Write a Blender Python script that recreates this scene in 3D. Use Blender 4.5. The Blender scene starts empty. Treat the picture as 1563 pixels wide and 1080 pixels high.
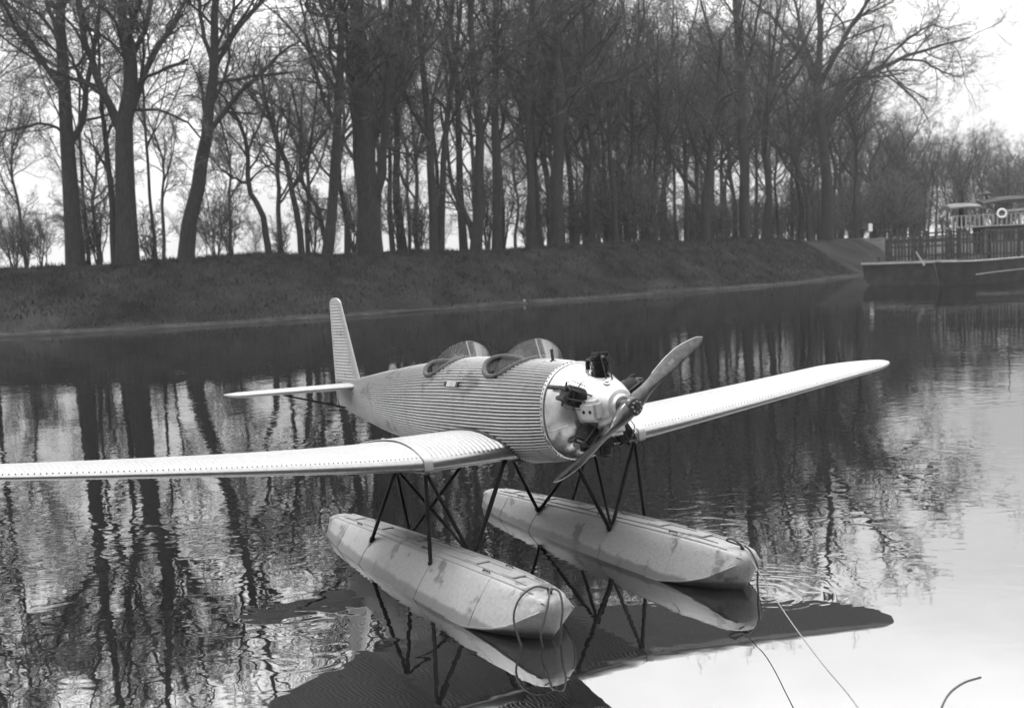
import bpy, bmesh, math, random
import numpy as np
from mathutils import Matrix, Vector

SC = bpy.context.scene
COL = SC.collection
R = math.radians
random.seed(7)
RNG = np.random.default_rng(11)

# ------------------------------------------------------------------ camera
IMW, IMH, FPX = 1563.0, 1080.0, 1622.65
CAM_H, PITCH, ROLL = 2.898, R(-4.759), R(-2.626)
cam_data = bpy.data.cameras.new('camera')
cam = bpy.data.objects.new('camera', cam_data)
COL.objects.link(cam)
cam.matrix_world = (Matrix.Translation((0, 0, CAM_H)) @ Matrix.Rotation(R(90) + PITCH, 4, 'X')
                    @ Matrix.Rotation(ROLL, 4, 'Z'))
cam_data.sensor_width = 36.0
cam_data.sensor_fit = 'HORIZONTAL'
cam_data.lens = FPX / IMW * 36.0
cam_data.clip_start = 0.1
cam_data.clip_end = 5000.0
cam_data.dof.use_dof = True
cam_data.dof.focus_distance = 9.6
cam_data.dof.aperture_fstop = 2.2
SC.camera = cam

# ------------------------------------------------------------------ light
SUN_EL, SUN_AZ = R(58), R(-62)          # azimuth measured from +Y towards +X
wd = bpy.data.worlds.new('World')
SC.world = wd
wd.use_nodes = True
wn, wl = wd.node_tree.nodes, wd.node_tree.links
wn.clear()
w_out = wn.new('ShaderNodeOutputWorld')
w_bg = wn.new('ShaderNodeBackground')
w_sky = wn.new('ShaderNodeTexSky')
w_sky.sky_type = 'NISHITA'
w_sky.sun_disc = False
w_sky.sun_elevation = SUN_EL
w_sky.sun_rotation = SUN_AZ
w_sky.air_density = 1.0
w_sky.dust_density = 6.0
w_sky.ozone_density = 1.0
w_bw = wn.new('ShaderNodeRGBToBW')
wl.new(w_sky.outputs[0], w_bw.inputs[0])
# thin even overcast over the hazy sky: brighter towards the zenith (standard overcast sky), soft cloud mottling
w_tc = wn.new('ShaderNodeTexCoord')
w_sep = wn.new('ShaderNodeSeparateXYZ')
wl.new(w_tc.outputs['Generated'], w_sep.inputs[0])
w_el = wn.new('ShaderNodeMath'); w_el.operation = 'MAXIMUM'; w_el.inputs[1].default_value = 0.0
wl.new(w_sep.outputs['Z'], w_el.inputs[0])
w_cie = wn.new('ShaderNodeMath'); w_cie.operation = 'MULTIPLY_ADD'
w_cie.inputs[1].default_value = 44.0; w_cie.inputs[2].default_value = 6.6
w_pow = wn.new('ShaderNodeMath'); w_pow.operation = 'POWER'; w_pow.inputs[1].default_value = 1.3
wl.new(w_el.outputs[0], w_pow.inputs[0]); wl.new(w_pow.outputs[0], w_cie.inputs[0])
w_map = wn.new('ShaderNodeMapping'); w_map.inputs['Scale'].default_value = (1.0, 1.0, 2.6)
wl.new(w_tc.outputs['Generated'], w_map.inputs[0])
w_noise = wn.new('ShaderNodeTexNoise')
w_noise.inputs['Scale'].default_value = 2.6
w_noise.inputs['Detail'].default_value = 6.0
w_noise.inputs['Roughness'].default_value = 0.55
wl.new(w_map.outputs[0], w_noise.inputs['Vector'])
w_cl = wn.new('ShaderNodeMapRange')
w_cl.inputs['From Min'].default_value = 0.3; w_cl.inputs['From Max'].default_value = 0.7
w_cl.inputs['To Min'].default_value = 0.82; w_cl.inputs['To Max'].default_value = 1.18
wl.new(w_noise.outputs['Fac'], w_cl.inputs['Value'])
w_mul = wn.new('ShaderNodeMath'); w_mul.operation = 'MULTIPLY'
wl.new(w_cie.outputs[0], w_mul.inputs[0]); wl.new(w_cl.outputs[0], w_mul.inputs[1])
w_mix = wn.new('ShaderNodeMix'); w_mix.data_type = 'FLOAT'
w_mix.inputs[0].default_value = 0.86
wl.new(w_bw.outputs[0], w_mix.inputs[2]); wl.new(w_mul.outputs[0], w_mix.inputs[3])
wl.new(w_mix.outputs[0], w_bg.inputs['Color'])
w_bg.inputs['Strength'].default_value = 0.12
wl.new(w_bg.outputs[0], w_out.inputs['Surface'])

sun_data = bpy.data.lights.new('sun', 'SUN')
sun_data.energy = 1.4
sun_data.angle = R(12)
sun_data.color = (1, 1, 1)
sun = bpy.data.objects.new('sun', sun_data)
COL.objects.link(sun)
sdir = Vector((math.sin(SUN_AZ) * math.cos(SUN_EL), math.cos(SUN_AZ) * math.cos(SUN_EL), math.sin(SUN_EL)))
sun.rotation_euler = sdir.to_track_quat('Z', 'Y').to_euler()
sun.location = sdir * 50

SC.view_settings.view_transform = 'Standard'
SC.view_settings.look = 'None'
SC.view_settings.exposure = 0.0
SC.view_settings.gamma = 1.0
SC.cycles.use_denoising = True
SC.cycles.caustics_reflective = False
SC.cycles.caustics_refractive = False
SC.cycles.use_adaptive_sampling = True
SC.cycles.adaptive_threshold = 0.03
SC.cycles.max_bounces = 5
SC.cycles.diffuse_bounces = 2
SC.cycles.glossy_bounces = 3
SC.cycles.transparent_max_bounces = 8
SC.cycles.transmission_bounces = 4
SC.cycles.volume_bounces = 0
SC.cycles.sample_clamp_indirect = 4.0

# ------------------------------------------------------------------ helpers
def tag(o, label=None, cat=None, group=None, kind=None):
    if label: o['label'] = label
    if cat: o['category'] = cat
    if group: o['group'] = group
    if kind: o['kind'] = kind
    return o

def empty(name, loc=(0, 0, 0), rz=0.0):
    o = bpy.data.objects.new(name, None)
    o.empty_display_size = 0.2
    COL.objects.link(o)
    o.location = loc
    o.rotation_euler = (0, 0, rz)
    return o

def link_mesh(name, me, mat, parent=None):
    if mat is not None and len(me.materials) == 0:
        me.materials.append(mat)
    o = bpy.data.objects.new(name, me)
    COL.objects.link(o)
    if parent is not None:
        o.parent = parent
    return o

def np_mesh(name, verts, quads=None, tris=None, smooth=True):
    """fast mesh from numpy arrays"""
    me = bpy.data.meshes.new(name)
    verts = np.asarray(verts, np.float32).reshape(-1, 3)
    q = np.zeros((0, 4), np.int32) if quads is None else np.asarray(quads, np.int32).reshape(-1, 4)
    t = np.zeros((0, 3), np.int32) if tris is None else np.asarray(tris, np.int32).reshape(-1, 3)
    me.vertices.add(len(verts))
    me.vertices.foreach_set('co', verts.ravel())
    nl = q.size + t.size
    me.loops.add(nl)
    me.loops.foreach_set('vertex_index', np.concatenate([q.ravel(), t.ravel()]))
    me.polygons.add(len(q) + len(t))
    starts = np.concatenate([np.arange(len(q)) * 4, q.size + np.arange(len(t)) * 3]).astype(np.int32)
    me.polygons.foreach_set('loop_start', starts)
    me.polygons.foreach_set('use_smooth', np.full(len(q) + len(t), smooth))
    me.update(calc_edges=True)
    me.validate()
    return me

class MB:
    """collects pieces of ONE mesh"""
    def __init__(self):
        self.v, self.f = [], []
    def add(self, vs, fs):
        b = len(self.v)
        self.v.extend([tuple(p) for p in vs])
        self.f.extend([tuple(i + b for i in f) for f in fs])
        return self
    def box(self, c, s, rot=None):
        x, y, z = s[0] / 2, s[1] / 2, s[2] / 2
        P = [Vector((a, b, d)) for a in (-x, x) for b in (-y, y) for d in (-z, z)]
        if rot is not None:
            P = [rot @ p for p in P]
        P = [p + Vector(c) for p in P]
        return self.add(P, [(0, 1, 3, 2), (4, 6, 7, 5), (0, 4, 5, 1), (2, 3, 7, 6), (0, 2, 6, 4), (1, 5, 7, 3)])
    def loft(self, rings, cap0=True, cap1=True, closed=True):
        n = len(rings[0])
        vs = [p for r in rings for p in r]
        fs = []
        m = n if closed else n - 1
        for i in range(len(rings) - 1):
            for j in range(m):
                a, b = i * n + j, i * n + (j + 1) % n
                fs.append((a, b, b + n, a + n))
        if cap0: fs.append(tuple(range(n - 1, -1, -1)))
        if cap1: fs.append(tuple(range((len(rings) - 1) * n, len(rings) * n)))
        return self.add(vs, fs)
    def tube(self, pts, r, n=8, flat=1.0):
        pts = [Vector(p) for p in pts]
        rr = r if isinstance(r, (list, tuple)) else [r] * len(pts)
        rings = []
        up = None
        for i, p in enumerate(pts):
            t = (pts[min(i + 1, len(pts) - 1)] - pts[max(i - 1, 0)]).normalized()
            if up is None:
                up = Vector((0, 0, 1)) if abs(t.z) < 0.9 else Vector((1, 0, 0))
            a = t.cross(up)
            if a.length < 1e-5: a = t.cross(Vector((0, 1, 0)))
            a.normalize()
            b = a.cross(t).normalized()
            up = b
            rings.append([p + a * (math.cos(k * 2 * math.pi / n) * rr[i] * flat) + b * (math.sin(k * 2 * math.pi / n) * rr[i])
                          for k in range(n)])
        return self.loft(rings)
    def lathe(self, o, axis, prof, n=24, cap=True):
        """prof: list of (distance along axis, radius)"""
        o, t = Vector(o), Vector(axis).normalized()
        up = Vector((0, 0, 1)) if abs(t.z) < 0.9 else Vector((1, 0, 0))
        a = t.cross(up).normalized(); b = a.cross(t)
        rings = [[o + t * d + a * (math.cos(k * 2 * math.pi / n) * r) + b * (math.sin(k * 2 * math.pi / n) * r)
                  for k in range(n)] for d, r in prof]
        return self.loft(rings, cap, cap)
    def build(self, name, mat, parent=None, sharp=40, smooth=True, bevel=0.0):
        me = bpy.data.meshes.new(name)
        me.from_pydata([tuple(p) for p in self.v], [], self.f)
        bm = bmesh.new(); bm.from_mesh(me)
        bmesh.ops.recalc_face_normals(bm, faces=bm.faces)
        if bevel > 0:
            es = [e for e in bm.edges if len(e.link_faces) == 2 and e.calc_face_angle(0) > R(35)]
            bmesh.ops.bevel(bm, geom=es, offset=bevel, segments=2, affect='EDGES', clamp_overlap=True)
        bm.to_mesh(me); bm.free()
        if smooth:
            me.polygons.foreach_set('use_smooth', np.full(len(me.polygons), True))
            me.set_sharp_from_angle(angle=R(sharp))
        return link_mesh(name, me, mat, parent)

def px_ray(u, v):
    x, y = u - IMW / 2, v - IMH / 2
    c, s = math.cos(ROLL), math.sin(ROLL)
    x, y = c * x + s * y, -s * x + c * y
    f = Vector((0, math.cos(PITCH), math.sin(PITCH))); up = Vector((0, -math.sin(PITCH), math.cos(PITCH)))
    return f + Vector((1, 0, 0)) * (x / FPX) - up * (y / FPX)

def at_depth(u, v, Y):
    d = px_ray(u, v)
    return Vector((0, 0, CAM_H)) + d * (Y / d.y)

# ------------------------------------------------------------------ materials (black-and-white world)
def new_mat(name):
    m = bpy.data.materials.new(name)
    m.use_nodes = True
    nt = m.node_tree
    b = nt.nodes['Principled BSDF']
    return m, nt, b

def g(v):
    return (v, v, v, 1.0)

def mat_noise(name, lo, hi, scale=4.0, rough=0.6, metal=0.0, detail=6.0, bump=0.0, bump_scale=None, spec=0.5, coord='Object',
              stretch=(1, 1, 1), lohi=(0.3, 0.7)):
    m, nt, b = new_mat(name)
    tc = nt.nodes.new('ShaderNodeTexCoord')
    mp = nt.nodes.new('ShaderNodeMapping'); mp.inputs['Scale'].default_value = stretch
    nt.links.new(tc.outputs[coord], mp.inputs[0])
    n = nt.nodes.new('ShaderNodeTexNoise')
    n.inputs['Scale'].default_value = scale; n.inputs['Detail'].default_value = detail
    nt.links.new(mp.outputs[0], n.inputs['Vector'])
    r = nt.nodes.new('ShaderNodeMapRange')
    r.inputs['From Min'].default_value, r.inputs['From Max'].default_value = lohi
    r.inputs['To Min'].default_value = lo; r.inputs['To Max'].default_value = hi
    nt.links.new(n.outputs['Fac'], r.inputs['Value'])
    nt.links.new(r.outputs[0], b.inputs['Base Color'])
    b.inputs['Roughness'].default_value = rough
    b.inputs['Metallic'].default_value = metal
    b.inputs['Specular IOR Level'].default_value = spec
    if bump > 0:
        n2 = nt.nodes.new('ShaderNodeTexNoise')
        n2.inputs['Scale'].default_value = bump_scale or scale * 3; n2.inputs['Detail'].default_value = 4
        nt.links.new(mp.outputs[0], n2.inputs['Vector'])
        bp = nt.nodes.new('ShaderNodeBump'); bp.inputs['Strength'].default_value = 1.0
        bp.inputs['Distance'].default_value = bump
        nt.links.new(n2.outputs['Fac'], bp.inputs['Height'])
        nt.links.new(bp.outputs[0], b.inputs['Normal'])
    return m

def mat_metal_worn(name, base, dirt, amount, scale, rough=0.42, metal=0.35, var=(0.86, 1.12), fine_k=9, waterline=False):
    """aluminium sheet: fine mottling plus blotches where the coat is worn or dirty"""
    m, nt, b = new_mat(name)
    tc = nt.nodes.new('ShaderNodeTexCoord')
    n1 = nt.nodes.new('ShaderNodeTexNoise'); n1.inputs['Scale'].default_value = scale; n1.inputs['Detail'].default_value = 8
    n1.inputs['Roughness'].default_value = 0.65
    n2 = nt.nodes.new('ShaderNodeTexNoise'); n2.inputs['Scale'].default_value = scale * fine_k; n2.inputs['Detail'].default_value = 3
    for n in (n1, n2): nt.links.new(tc.outputs['Object'], n.inputs['Vector'])
    edge = nt.nodes.new('ShaderNodeMapRange')
    edge.inputs['From Min'].default_value = 1 - amount; edge.inputs['From Max'].default_value = 1 - amount + 0.05
    nt.links.new(n1.outputs['Fac'], edge.inputs['Value'])
    fine = nt.nodes.new('ShaderNodeMapRange')
    fine.inputs['From Min'].default_value = 0.25; fine.inputs['From Max'].default_value = 0.75
    fine.inputs['To Min'].default_value = base * var[0]; fine.inputs['To Max'].default_value = min(base * var[1], 0.95)
    nt.links.new(n2.outputs['Fac'], fine.inputs['Value'])
    mx = nt.nodes.new('ShaderNodeMix'); mx.data_type = 'FLOAT'
    nt.links.new(edge.outputs[0], mx.inputs[0]); nt.links.new(fine.outputs[0], mx.inputs[2]); mx.inputs[3].default_value = dirt
    col = mx.outputs[0]
    if waterline:
        # weed and wet grime along the waterline, ragged upper edge
        sp = nt.nodes.new('ShaderNodeSeparateXYZ'); nt.links.new(tc.outputs['Object'], sp.inputs[0])
        z1 = nt.nodes.new('ShaderNodeMath'); z1.operation = 'MULTIPLY_ADD'; z1.inputs[1].default_value = 0.0394
        nt.links.new(sp.outputs['X'], z1.inputs[0]); nt.links.new(sp.outputs['Z'], z1.inputs[2])
        z2 = nt.nodes.new('ShaderNodeMath'); z2.operation = 'MULTIPLY_ADD'; z2.inputs[1].default_value = -0.16
        nt.links.new(n1.outputs['Fac'], z2.inputs[0]); nt.links.new(z1.outputs[0], z2.inputs[2])
        wl_ = nt.nodes.new('ShaderNodeMapRange'); wl_.interpolation_type = 'SMOOTHSTEP'
        wl_.inputs['From Min'].default_value = -1.685; wl_.inputs['From Max'].default_value = -1.72
        wl_.inputs['To Max'].default_value = 0.75
        nt.links.new(z2.outputs[0], wl_.inputs['Value'])
        mw = nt.nodes.new('ShaderNodeMix'); mw.data_type = 'FLOAT'
        nt.links.new(wl_.outputs[0], mw.inputs[0]); nt.links.new(col, mw.inputs[2]); mw.inputs[3].default_value = dirt * 0.7
        col = mw.outputs[0]
    nt.links.new(col, b.inputs['Base Color'])
    rr = nt.nodes.new('ShaderNodeMapRange')
    rr.inputs['To Min'].default_value = rough - 0.08; rr.inputs['To Max'].default_value = rough + 0.12
    nt.links.new(n1.outputs['Fac'], rr.inputs['Value']); nt.links.new(rr.outputs[0], b.inputs['Roughness'])
    b.inputs['Metallic'].default_value = metal
    bp = nt.nodes.new('ShaderNodeBump'); bp.inputs['Distance'].default_value = 0.0015
    nt.links.new(n1.outputs['Fac'], bp.inputs['Height']); nt.links.new(bp.outputs[0], b.inputs['Normal'])
    return m

M = {}
M['skin'] = mat_metal_worn('corrugated_aluminium', 0.27, 0.19, 0.34, 3.0, 0.42, 0.15)
M['body'] = mat_metal_worn('fuselage_aluminium', 0.29, 0.16, 0.42, 2.2, 0.36, 0.45)
M['edge'] = mat_metal_worn('bare_leading_edge', 0.20, 0.15, 0.36, 3.0, 0.30, 0.9)
M['cowl'] = mat_metal_worn('polished_cowl', 0.40, 0.28, 0.40, 2.2, 0.24, 0.7)
M['case'] = mat_metal_worn('crankcase_alloy', 0.42, 0.32, 0.32, 5.0, 0.34, 0.35)
M['float'] = mat_metal_worn('float_paint', 0.23, 0.10, 0.425, 2.6, 0.45, 0.2, (0.80, 1.16), 16, True)
M['black'] = mat_noise('black_enamel', 0.008, 0.02, 20, 0.4, 0.0, spec=0.3)
M['strut'] = mat_noise('black_strut', 0.006, 0.014, 10, 0.5, 0.0, spec=0.12)
M['iron'] = mat_noise('dark_iron', 0.015, 0.045, 30, 0.55, 0.2, spec=0.25)
M['steel'] = mat_noise('grey_steel', 0.25, 0.4, 12, 0.35, 0.8)
M['wood'] = mat_noise('varnished_wood', 0.012, 0.05, 3.0, 0.13, 0.0, stretch=(6, 6, 6), spec=0.35)
M['leather'] = mat_noise('padded_leather', 0.022, 0.045, 20, 0.6, spec=0.25)
M['seat'] = mat_noise('seat_canvas', 0.035, 0.08, 14, 0.8, spec=0.2)
M['rope'] = mat_noise('hemp_rope', 0.10, 0.2, 60, 0.9)
M['rope_dark'] = mat_noise('wet_rope', 0.02, 0.05, 60, 0.7)
M['bark'] = mat_noise('bark', 0.011, 0.03, 3.0, 0.95, stretch=(3, 3, .7), spec=0.1)
M['twig'] = mat_noise('lit_twig_bark', 0.06, 0.105, 1.0, 0.95, spec=0.1)  # paler than the trunks: light caught by fine twigs put into the colour
M['tar'] = mat_noise('tarred_hull', 0.010, 0.03, 1.2, 0.75, spec=0.2)
M['plank'] = mat_noise('weathered_plank', 0.02, 0.05, 2.5, 0.9, spec=0.15)
M['trim'] = mat_noise('pale_trim', 0.18, 0.28, 2.0, 0.8)
M['white'] = mat_noise('white_paint', 0.6, 0.75, 3.0, 0.6)
M['deckgrey'] = mat_noise('boat_grey', 0.06, 0.12, 1.5, 0.8)

def mat_water():
    m, nt, b = new_mat('canal_water')
    nt.nodes.remove(b)
    out = nt.nodes['Material Output']
    tc = nt.nodes.new('ShaderNodeTexCoord')
    def noise(scale, detail, stretch=(1, 1, 1), dist=0.0, rough=0.5):
        mp = nt.nodes.new('ShaderNodeMapping'); mp.inputs['Scale'].default_value = stretch
        nt.links.new(tc.outputs['Object'], mp.inputs[0])
        n = nt.nodes.new('ShaderNodeTexNoise')
        n.inputs['Scale'].default_value = scale; n.inputs['Detail'].default_value = detail
        n.inputs['Distortion'].default_value = dist; n.inputs['Roughness'].default_value = rough
        nt.links.new(mp.outputs[0], n.inputs['Vector'])
        return n.outputs['Fac']
    def math_(op, a, c, d=None):
        n = nt.nodes.new('ShaderNodeMath'); n.operation = op
        for i, x in enumerate((a, c, d)):
            if x is None: continue
            if isinstance(x, (int, float)): n.inputs[i].default_value = x
            else: nt.links.new(x, n.inputs[i])
        return n.outputs[0]
    swell = noise(0.9, 2.0, (1, 0.75, 1), 0.4)
    chop = noise(2.5, 1.2, (1, 1.4, 1), 0.9)
    fine = noise(11.0, 2.0, (0.7, 1.4, 1), 0.3)
    patch = noise(0.11, 3.0, (1, 1.2, 1))
    pm = nt.nodes.new('ShaderNodeMapRange'); pm.interpolation_type = 'SMOOTHSTEP'
    pm.inputs['From Min'].default_value = 0.46; pm.inputs['From Max'].default_value = 0.62
    nt.links.new(patch, pm.inputs['Value'])
    h = math_('MULTIPLY', swell, WATER['swell'])
    pm2 = nt.nodes.new('ShaderNodeMapRange'); pm2.interpolation_type = 'SMOOTHSTEP'
    pm2.inputs['From Min'].default_value = 0.42; pm2.inputs['From Max'].default_value = 0.6
    nt.links.new(noise(0.16, 2.0, (1, 1.4, 1)), pm2.inputs['Value'])
    h = math_('ADD', h, math_('MULTIPLY', chop, math_('MULTIPLY_ADD', pm2.outputs[0], WATER['chop_patch'], WATER['chop'])))
    pf = math_('MULTIPLY_ADD', pm.outputs[0], WATER['fine_patch'], WATER['fine'])
    h = math_('ADD', h, math_('MULTIPLY', fine, pf))
    # rings spreading from the bow of the far float
    for (cx, cy, rad, amp, k) in WATER['rings']:
        sub = nt.nodes.new('ShaderNodeVectorMath'); sub.operation = 'DISTANCE'
        nt.links.new(tc.outputs['Object'], sub.inputs[0]); sub.inputs[1].default_value = (cx, cy, 0)
        dd = math_('ADD', sub.outputs['Value'], math_('MULTIPLY', chop, 0.30))
        s = math_('SINE', math_('MULTIPLY', dd, k), 0)
        fall = nt.nodes.new('ShaderNodeMapRange'); fall.interpolation_type = 'SMOOTHSTEP'
        fall.inputs['From Min'].default_value = rad; fall.inputs['From Max'].default_value = rad * 0.25
        nt.links.new(sub.outputs['Value'], fall.inputs['Value'])
        h = math_('ADD', h, math_('MULTIPLY', math_('MULTIPLY', s, fall.outputs[0]), amp))
    # sheltered calm water close in front of the floats
    sh = nt.nodes.new('ShaderNodeVectorMath'); sh.operation = 'DISTANCE'
    nt.links.new(tc.outputs['Object'], sh.inputs[0]); sh.inputs[1].default_value = (1.9, 5.6, 0)
    calm = nt.nodes.new('ShaderNodeMapRange'); calm.interpolation_type = 'SMOOTHSTEP'
    calm.inputs['From Min'].default_value = 1.6; calm.inputs['From Max'].default_value = 5.2
    calm.inputs['To Min'].default_value = 0.12; calm.inputs['To Max'].default_value = 1.0
    nt.links.new(sh.outputs['Value'], calm.inputs['Value'])
    h = math_('MULTIPLY', h, calm.outputs[0])
    bp = nt.nodes.new('ShaderNodeBump'); bp.inputs['Strength'].default_value = 1.0
    bp.inputs['Distance'].default_value = 1.0
    nt.links.new(h, bp.inputs['Height'])
    gl = nt.nodes.new('ShaderNodeBsdfGlossy'); gl.inputs['Roughness'].default_value = 0.0
    gl.inputs['Color'].default_value = g(0.97)
    df = nt.nodes.new('ShaderNodeBsdfDiffuse'); df.inputs['Color'].default_value = g(0.006)
    fr = nt.nodes.new('ShaderNodeFresnel'); fr.inputs['IOR'].default_value = WATER['ior']
    nt.links.new(bp.outputs[0], gl.inputs['Normal']); nt.links.new(bp.outputs[0], fr.inputs['Normal'])
    mx = nt.nodes.new('ShaderNodeMixShader')
    nt.links.new(fr.outputs[0], mx.inputs[0]); nt.links.new(df.outputs[0], mx.inputs[1]); nt.links.new(gl.outputs[0], mx.inputs[2])
    nt.links.new(mx.outputs[0], out.inputs['Surface'])
    return m

WATER = dict(swell=0.0042, chop=0.0013, chop_patch=0.0025, fine=0.00003, fine_patch=0.00020, ior=6.0,
             rings=[(2.0, 8.9, 1.25, 0.00034, 52.0), (0.25, 8.1, 0.8, 0.00018, 60.0), (-1.55, 10.2, 1.0, 0.00010, 48.0), (-0.75, 8.9, 0.9, 0.00010, 55.0), (0.45, 10.6, 1.0, 0.00010, 50.0)])
M['water'] = mat_water()

def mat_glass():
    m, nt, b = new_mat('celluloid')
    nt.nodes.remove(b)
    out = nt.nodes['Material Output']
    tr = nt.nodes.new('ShaderNodeBsdfTransparent'); tr.inputs['Color'].default_value = g(0.95)
    gl = nt.nodes.new('ShaderNodeBsdfGlossy'); gl.inputs['Roughness'].default_value = 0.05
    df = nt.nodes.new('ShaderNodeBsdfDiffuse'); df.inputs['Color'].default_value = g(0.55)
    a = nt.nodes.new('ShaderNodeMixShader'); a.inputs[0].default_value = 0.055
    nt.links.new(tr.outputs[0], a.inputs[1]); nt.links.new(df.outputs[0], a.inputs[2])
    fr = nt.nodes.new('ShaderNodeFresnel'); fr.inputs['IOR'].default_value = 1.4
    c = nt.nodes.new('ShaderNodeMixShader')
    fm = nt.nodes.new('ShaderNodeMath'); fm.operation = 'MULTIPLY'; fm.inputs[1].default_value = 0.12
    nt.links.new(fr.outputs[0], fm.inputs[0]); nt.links.new(fm.outputs[0], c.inputs[0]); nt.links.new(a.outputs[0], c.inputs[1]); nt.links.new(gl.outputs[0], c.inputs[2])
    nt.links.new(c.outputs[0], out.inputs['Surface'])
    return m
M['glass'] = mat_glass()
M['grass_ground'] = mat_noise('bank_turf', 0.004, 0.032, 0.28, 0.95, detail=10, bump=0.12, bump_scale=1.6, spec=0.05)
M['grass'] = mat_noise('grass_blades', 0.006, 0.045, 0.9, 0.9, detail=5, spec=0.1)
M['shore'] = mat_noise('shore_gravel', 0.012, 0.045, 1.4, 0.95, detail=8, bump=0.04, bump_scale=6, spec=0.1)
M['path'] = mat_noise('towpath_gravel', 0.035, 0.08, 0.8, 0.95, spec=0.1)

# ------------------------------------------------------------------ setting: water, bank
def sheet(name, corners, mat, kind='structure'):
    me = np_mesh(name, corners, quads=[[0, 1, 2, 3]], smooth=False)
    return tag(link_mesh(name, me, mat), kind=kind)

sheet('water', [(-900, -300, 0), (900, -300, 0), (900, 900, 0), (-900, 900, 0)], M['water'])

SHORE = [(-420, 96), (-200, 74), (-110, 65), (-60, 62.5), (-30, 63.5), (-21, 65), (-12, 69), (1, 78.5), (11.5, 85.5), (21, 92.5), (30, 103),
         (37, 114), (45, 127), (57, 137), (80, 142), (120, 146), (220, 150), (420, 160)]

def resample(poly, step):
    P = [Vector((a, b)) for a, b in poly]
    # smooth by Chaikin twice
    for _ in range(2):
        Q = [P[0]]
        for a, b in zip(P[:-1], P[1:]):
            Q += [a * 0.75 + b * 0.25, a * 0.25 + b * 0.75]
        P = Q + [P[-1]]
    out = [P[0]]
    acc = 0.0
    for a, b in zip(P[:-1], P[1:]):
        L = (b - a).length
        t = step - acc
        while t <= L:
            out.append(a + (b - a) * (t / L)); t += step
        acc = L - (t - step)
    return out

LINE = resample(SHORE, 1.25)
NORM = []
for i in range(len(LINE)):
    a, b = LINE[max(i - 4, 0)], LINE[min(i + 4, len(LINE) - 1)]
    t = (b - a).normalized()
    NORM.append(Vector((-t.y, t.x)))          # inland
CREST = 8.0
BANK_H = 4.25
def wob(x, y, f):
    return math.sin(x * f + 1.3 * math.sin(y * f * 0.7)) * math.cos(y * f * 1.1 + 0.6 * math.sin(x * f * 0.5))
def bank_z(off, x=0.0, y=0.0):
    prof = [(-6, -1.2), (0, 0.0), (0.25, 0.16), (0.9, 0.26), (1.6, 0.45), (3.2, 1.55), (5.5, 3.05), (7.2, 3.95), (8.4, 4.22), (11, 4.32), (20, 4.25),
            (60, 3.6), (200, 3.0), (600, 2.5)]
    z = prof[-1][1]
    for (a, za), (b, zb) in zip(prof[:-1], prof[1:]):
        if off <= b:
            z = za + (zb - za) * (off - a) / (b - a); break
    k = min(max(off / 3.0, 0.0), 1.0)
    return z + k * (0.10 * wob(x, y, 0.9) + 0.16 * wob(x, y, 0.23))

OFFS = [-6, -1, 0, .15, .3, .6, .9, 1.2, 1.6, 2.0, 2.5, 3.0, 3.5, 4, 4.5, 5, 5.5, 6, 6.5, 7, 7.5, 8, 8.6, 9.5, 11, 14, 20, 35, 60, 120, 300, 600]
def bank_pt(i, off):
    n = NORM[i]
    j = 0.10 * math.sin(i * 0.9) + 0.13 * math.sin(i * 0.31 + 1)
    o = off + (j if 0 <= off < 2.4 else 0)
    if off > 60:                      # far inland the strips run straight back
        n = Vector((-0.25, 0.97)).normalized()
        base = LINE[i] + NORM[i] * 60
        p = base + n * (off - 60)
    else:
        p = LINE[i] + n * o
    return Vector((p.x, p.y, bank_z(off, p.x, p.y)))
verts = [bank_pt(i, o) for i in range(len(LINE)) for o in OFFS]
nO = len(OFFS)
SH = OFFS.index(1.2)
q_turf = []
for i in range(len(LINE) - 1):
    for j in range(nO - 1):
        a = i * nO + j
        q_turf.append((a, a + nO, a + nO + 1, a + 1))
tag(link_mesh('bank_ground', np_mesh('bank_ground', [tuple(v) for v in verts], quads=q_turf), M['grass_ground']), kind='structure')
# pale trodden strip just above the water
sv, sq = [], []
for i in range(len(LINE)):
    w = max(0.04, 0.5 + 0.35 * math.sin(i * 0.37) + 0.3 * math.sin(i * 1.1) + 0.2 * math.sin(i * 0.083))
    for o in (-0.05, 0.2, 0.2 + 0.6 * w):
        p = bank_pt(i, o); sv.append((p.x, p.y, max(p.z, -0.02) + 0.03))
for i in range(len(LINE) - 1):
    for j in range(2):
        a = i * 3 + j; sq.append((a, a + 3, a + 4, a + 1))
tag(link_mesh('shore_strip', np_mesh('shore_strip', sv, quads=sq), M['shore']), kind='structure')

# trodden pale landing ground behind the pontoon
lv, lq = [], []
LO = [.9, 2.0, 3.5, 5.5, 7.5, 9.5, 14, 22]
li = [i for i, p in enumerate(LINE) if 50 < p.x < 95]
for i in li:
    for o in LO:
        p = bank_pt(i, o); lv.append((p.x, p.y, p.z + .05))
for i in range(len(li) - 1):
    for j in range(len(LO) - 1):
        a = i * len(LO) + j; lq.append((a, a + len(LO), a + len(LO) + 1, a + 1))
tag(link_mesh('landing_ground', np_mesh('landing_ground', lv, quads=lq), M['path']), kind='structure')
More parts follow.
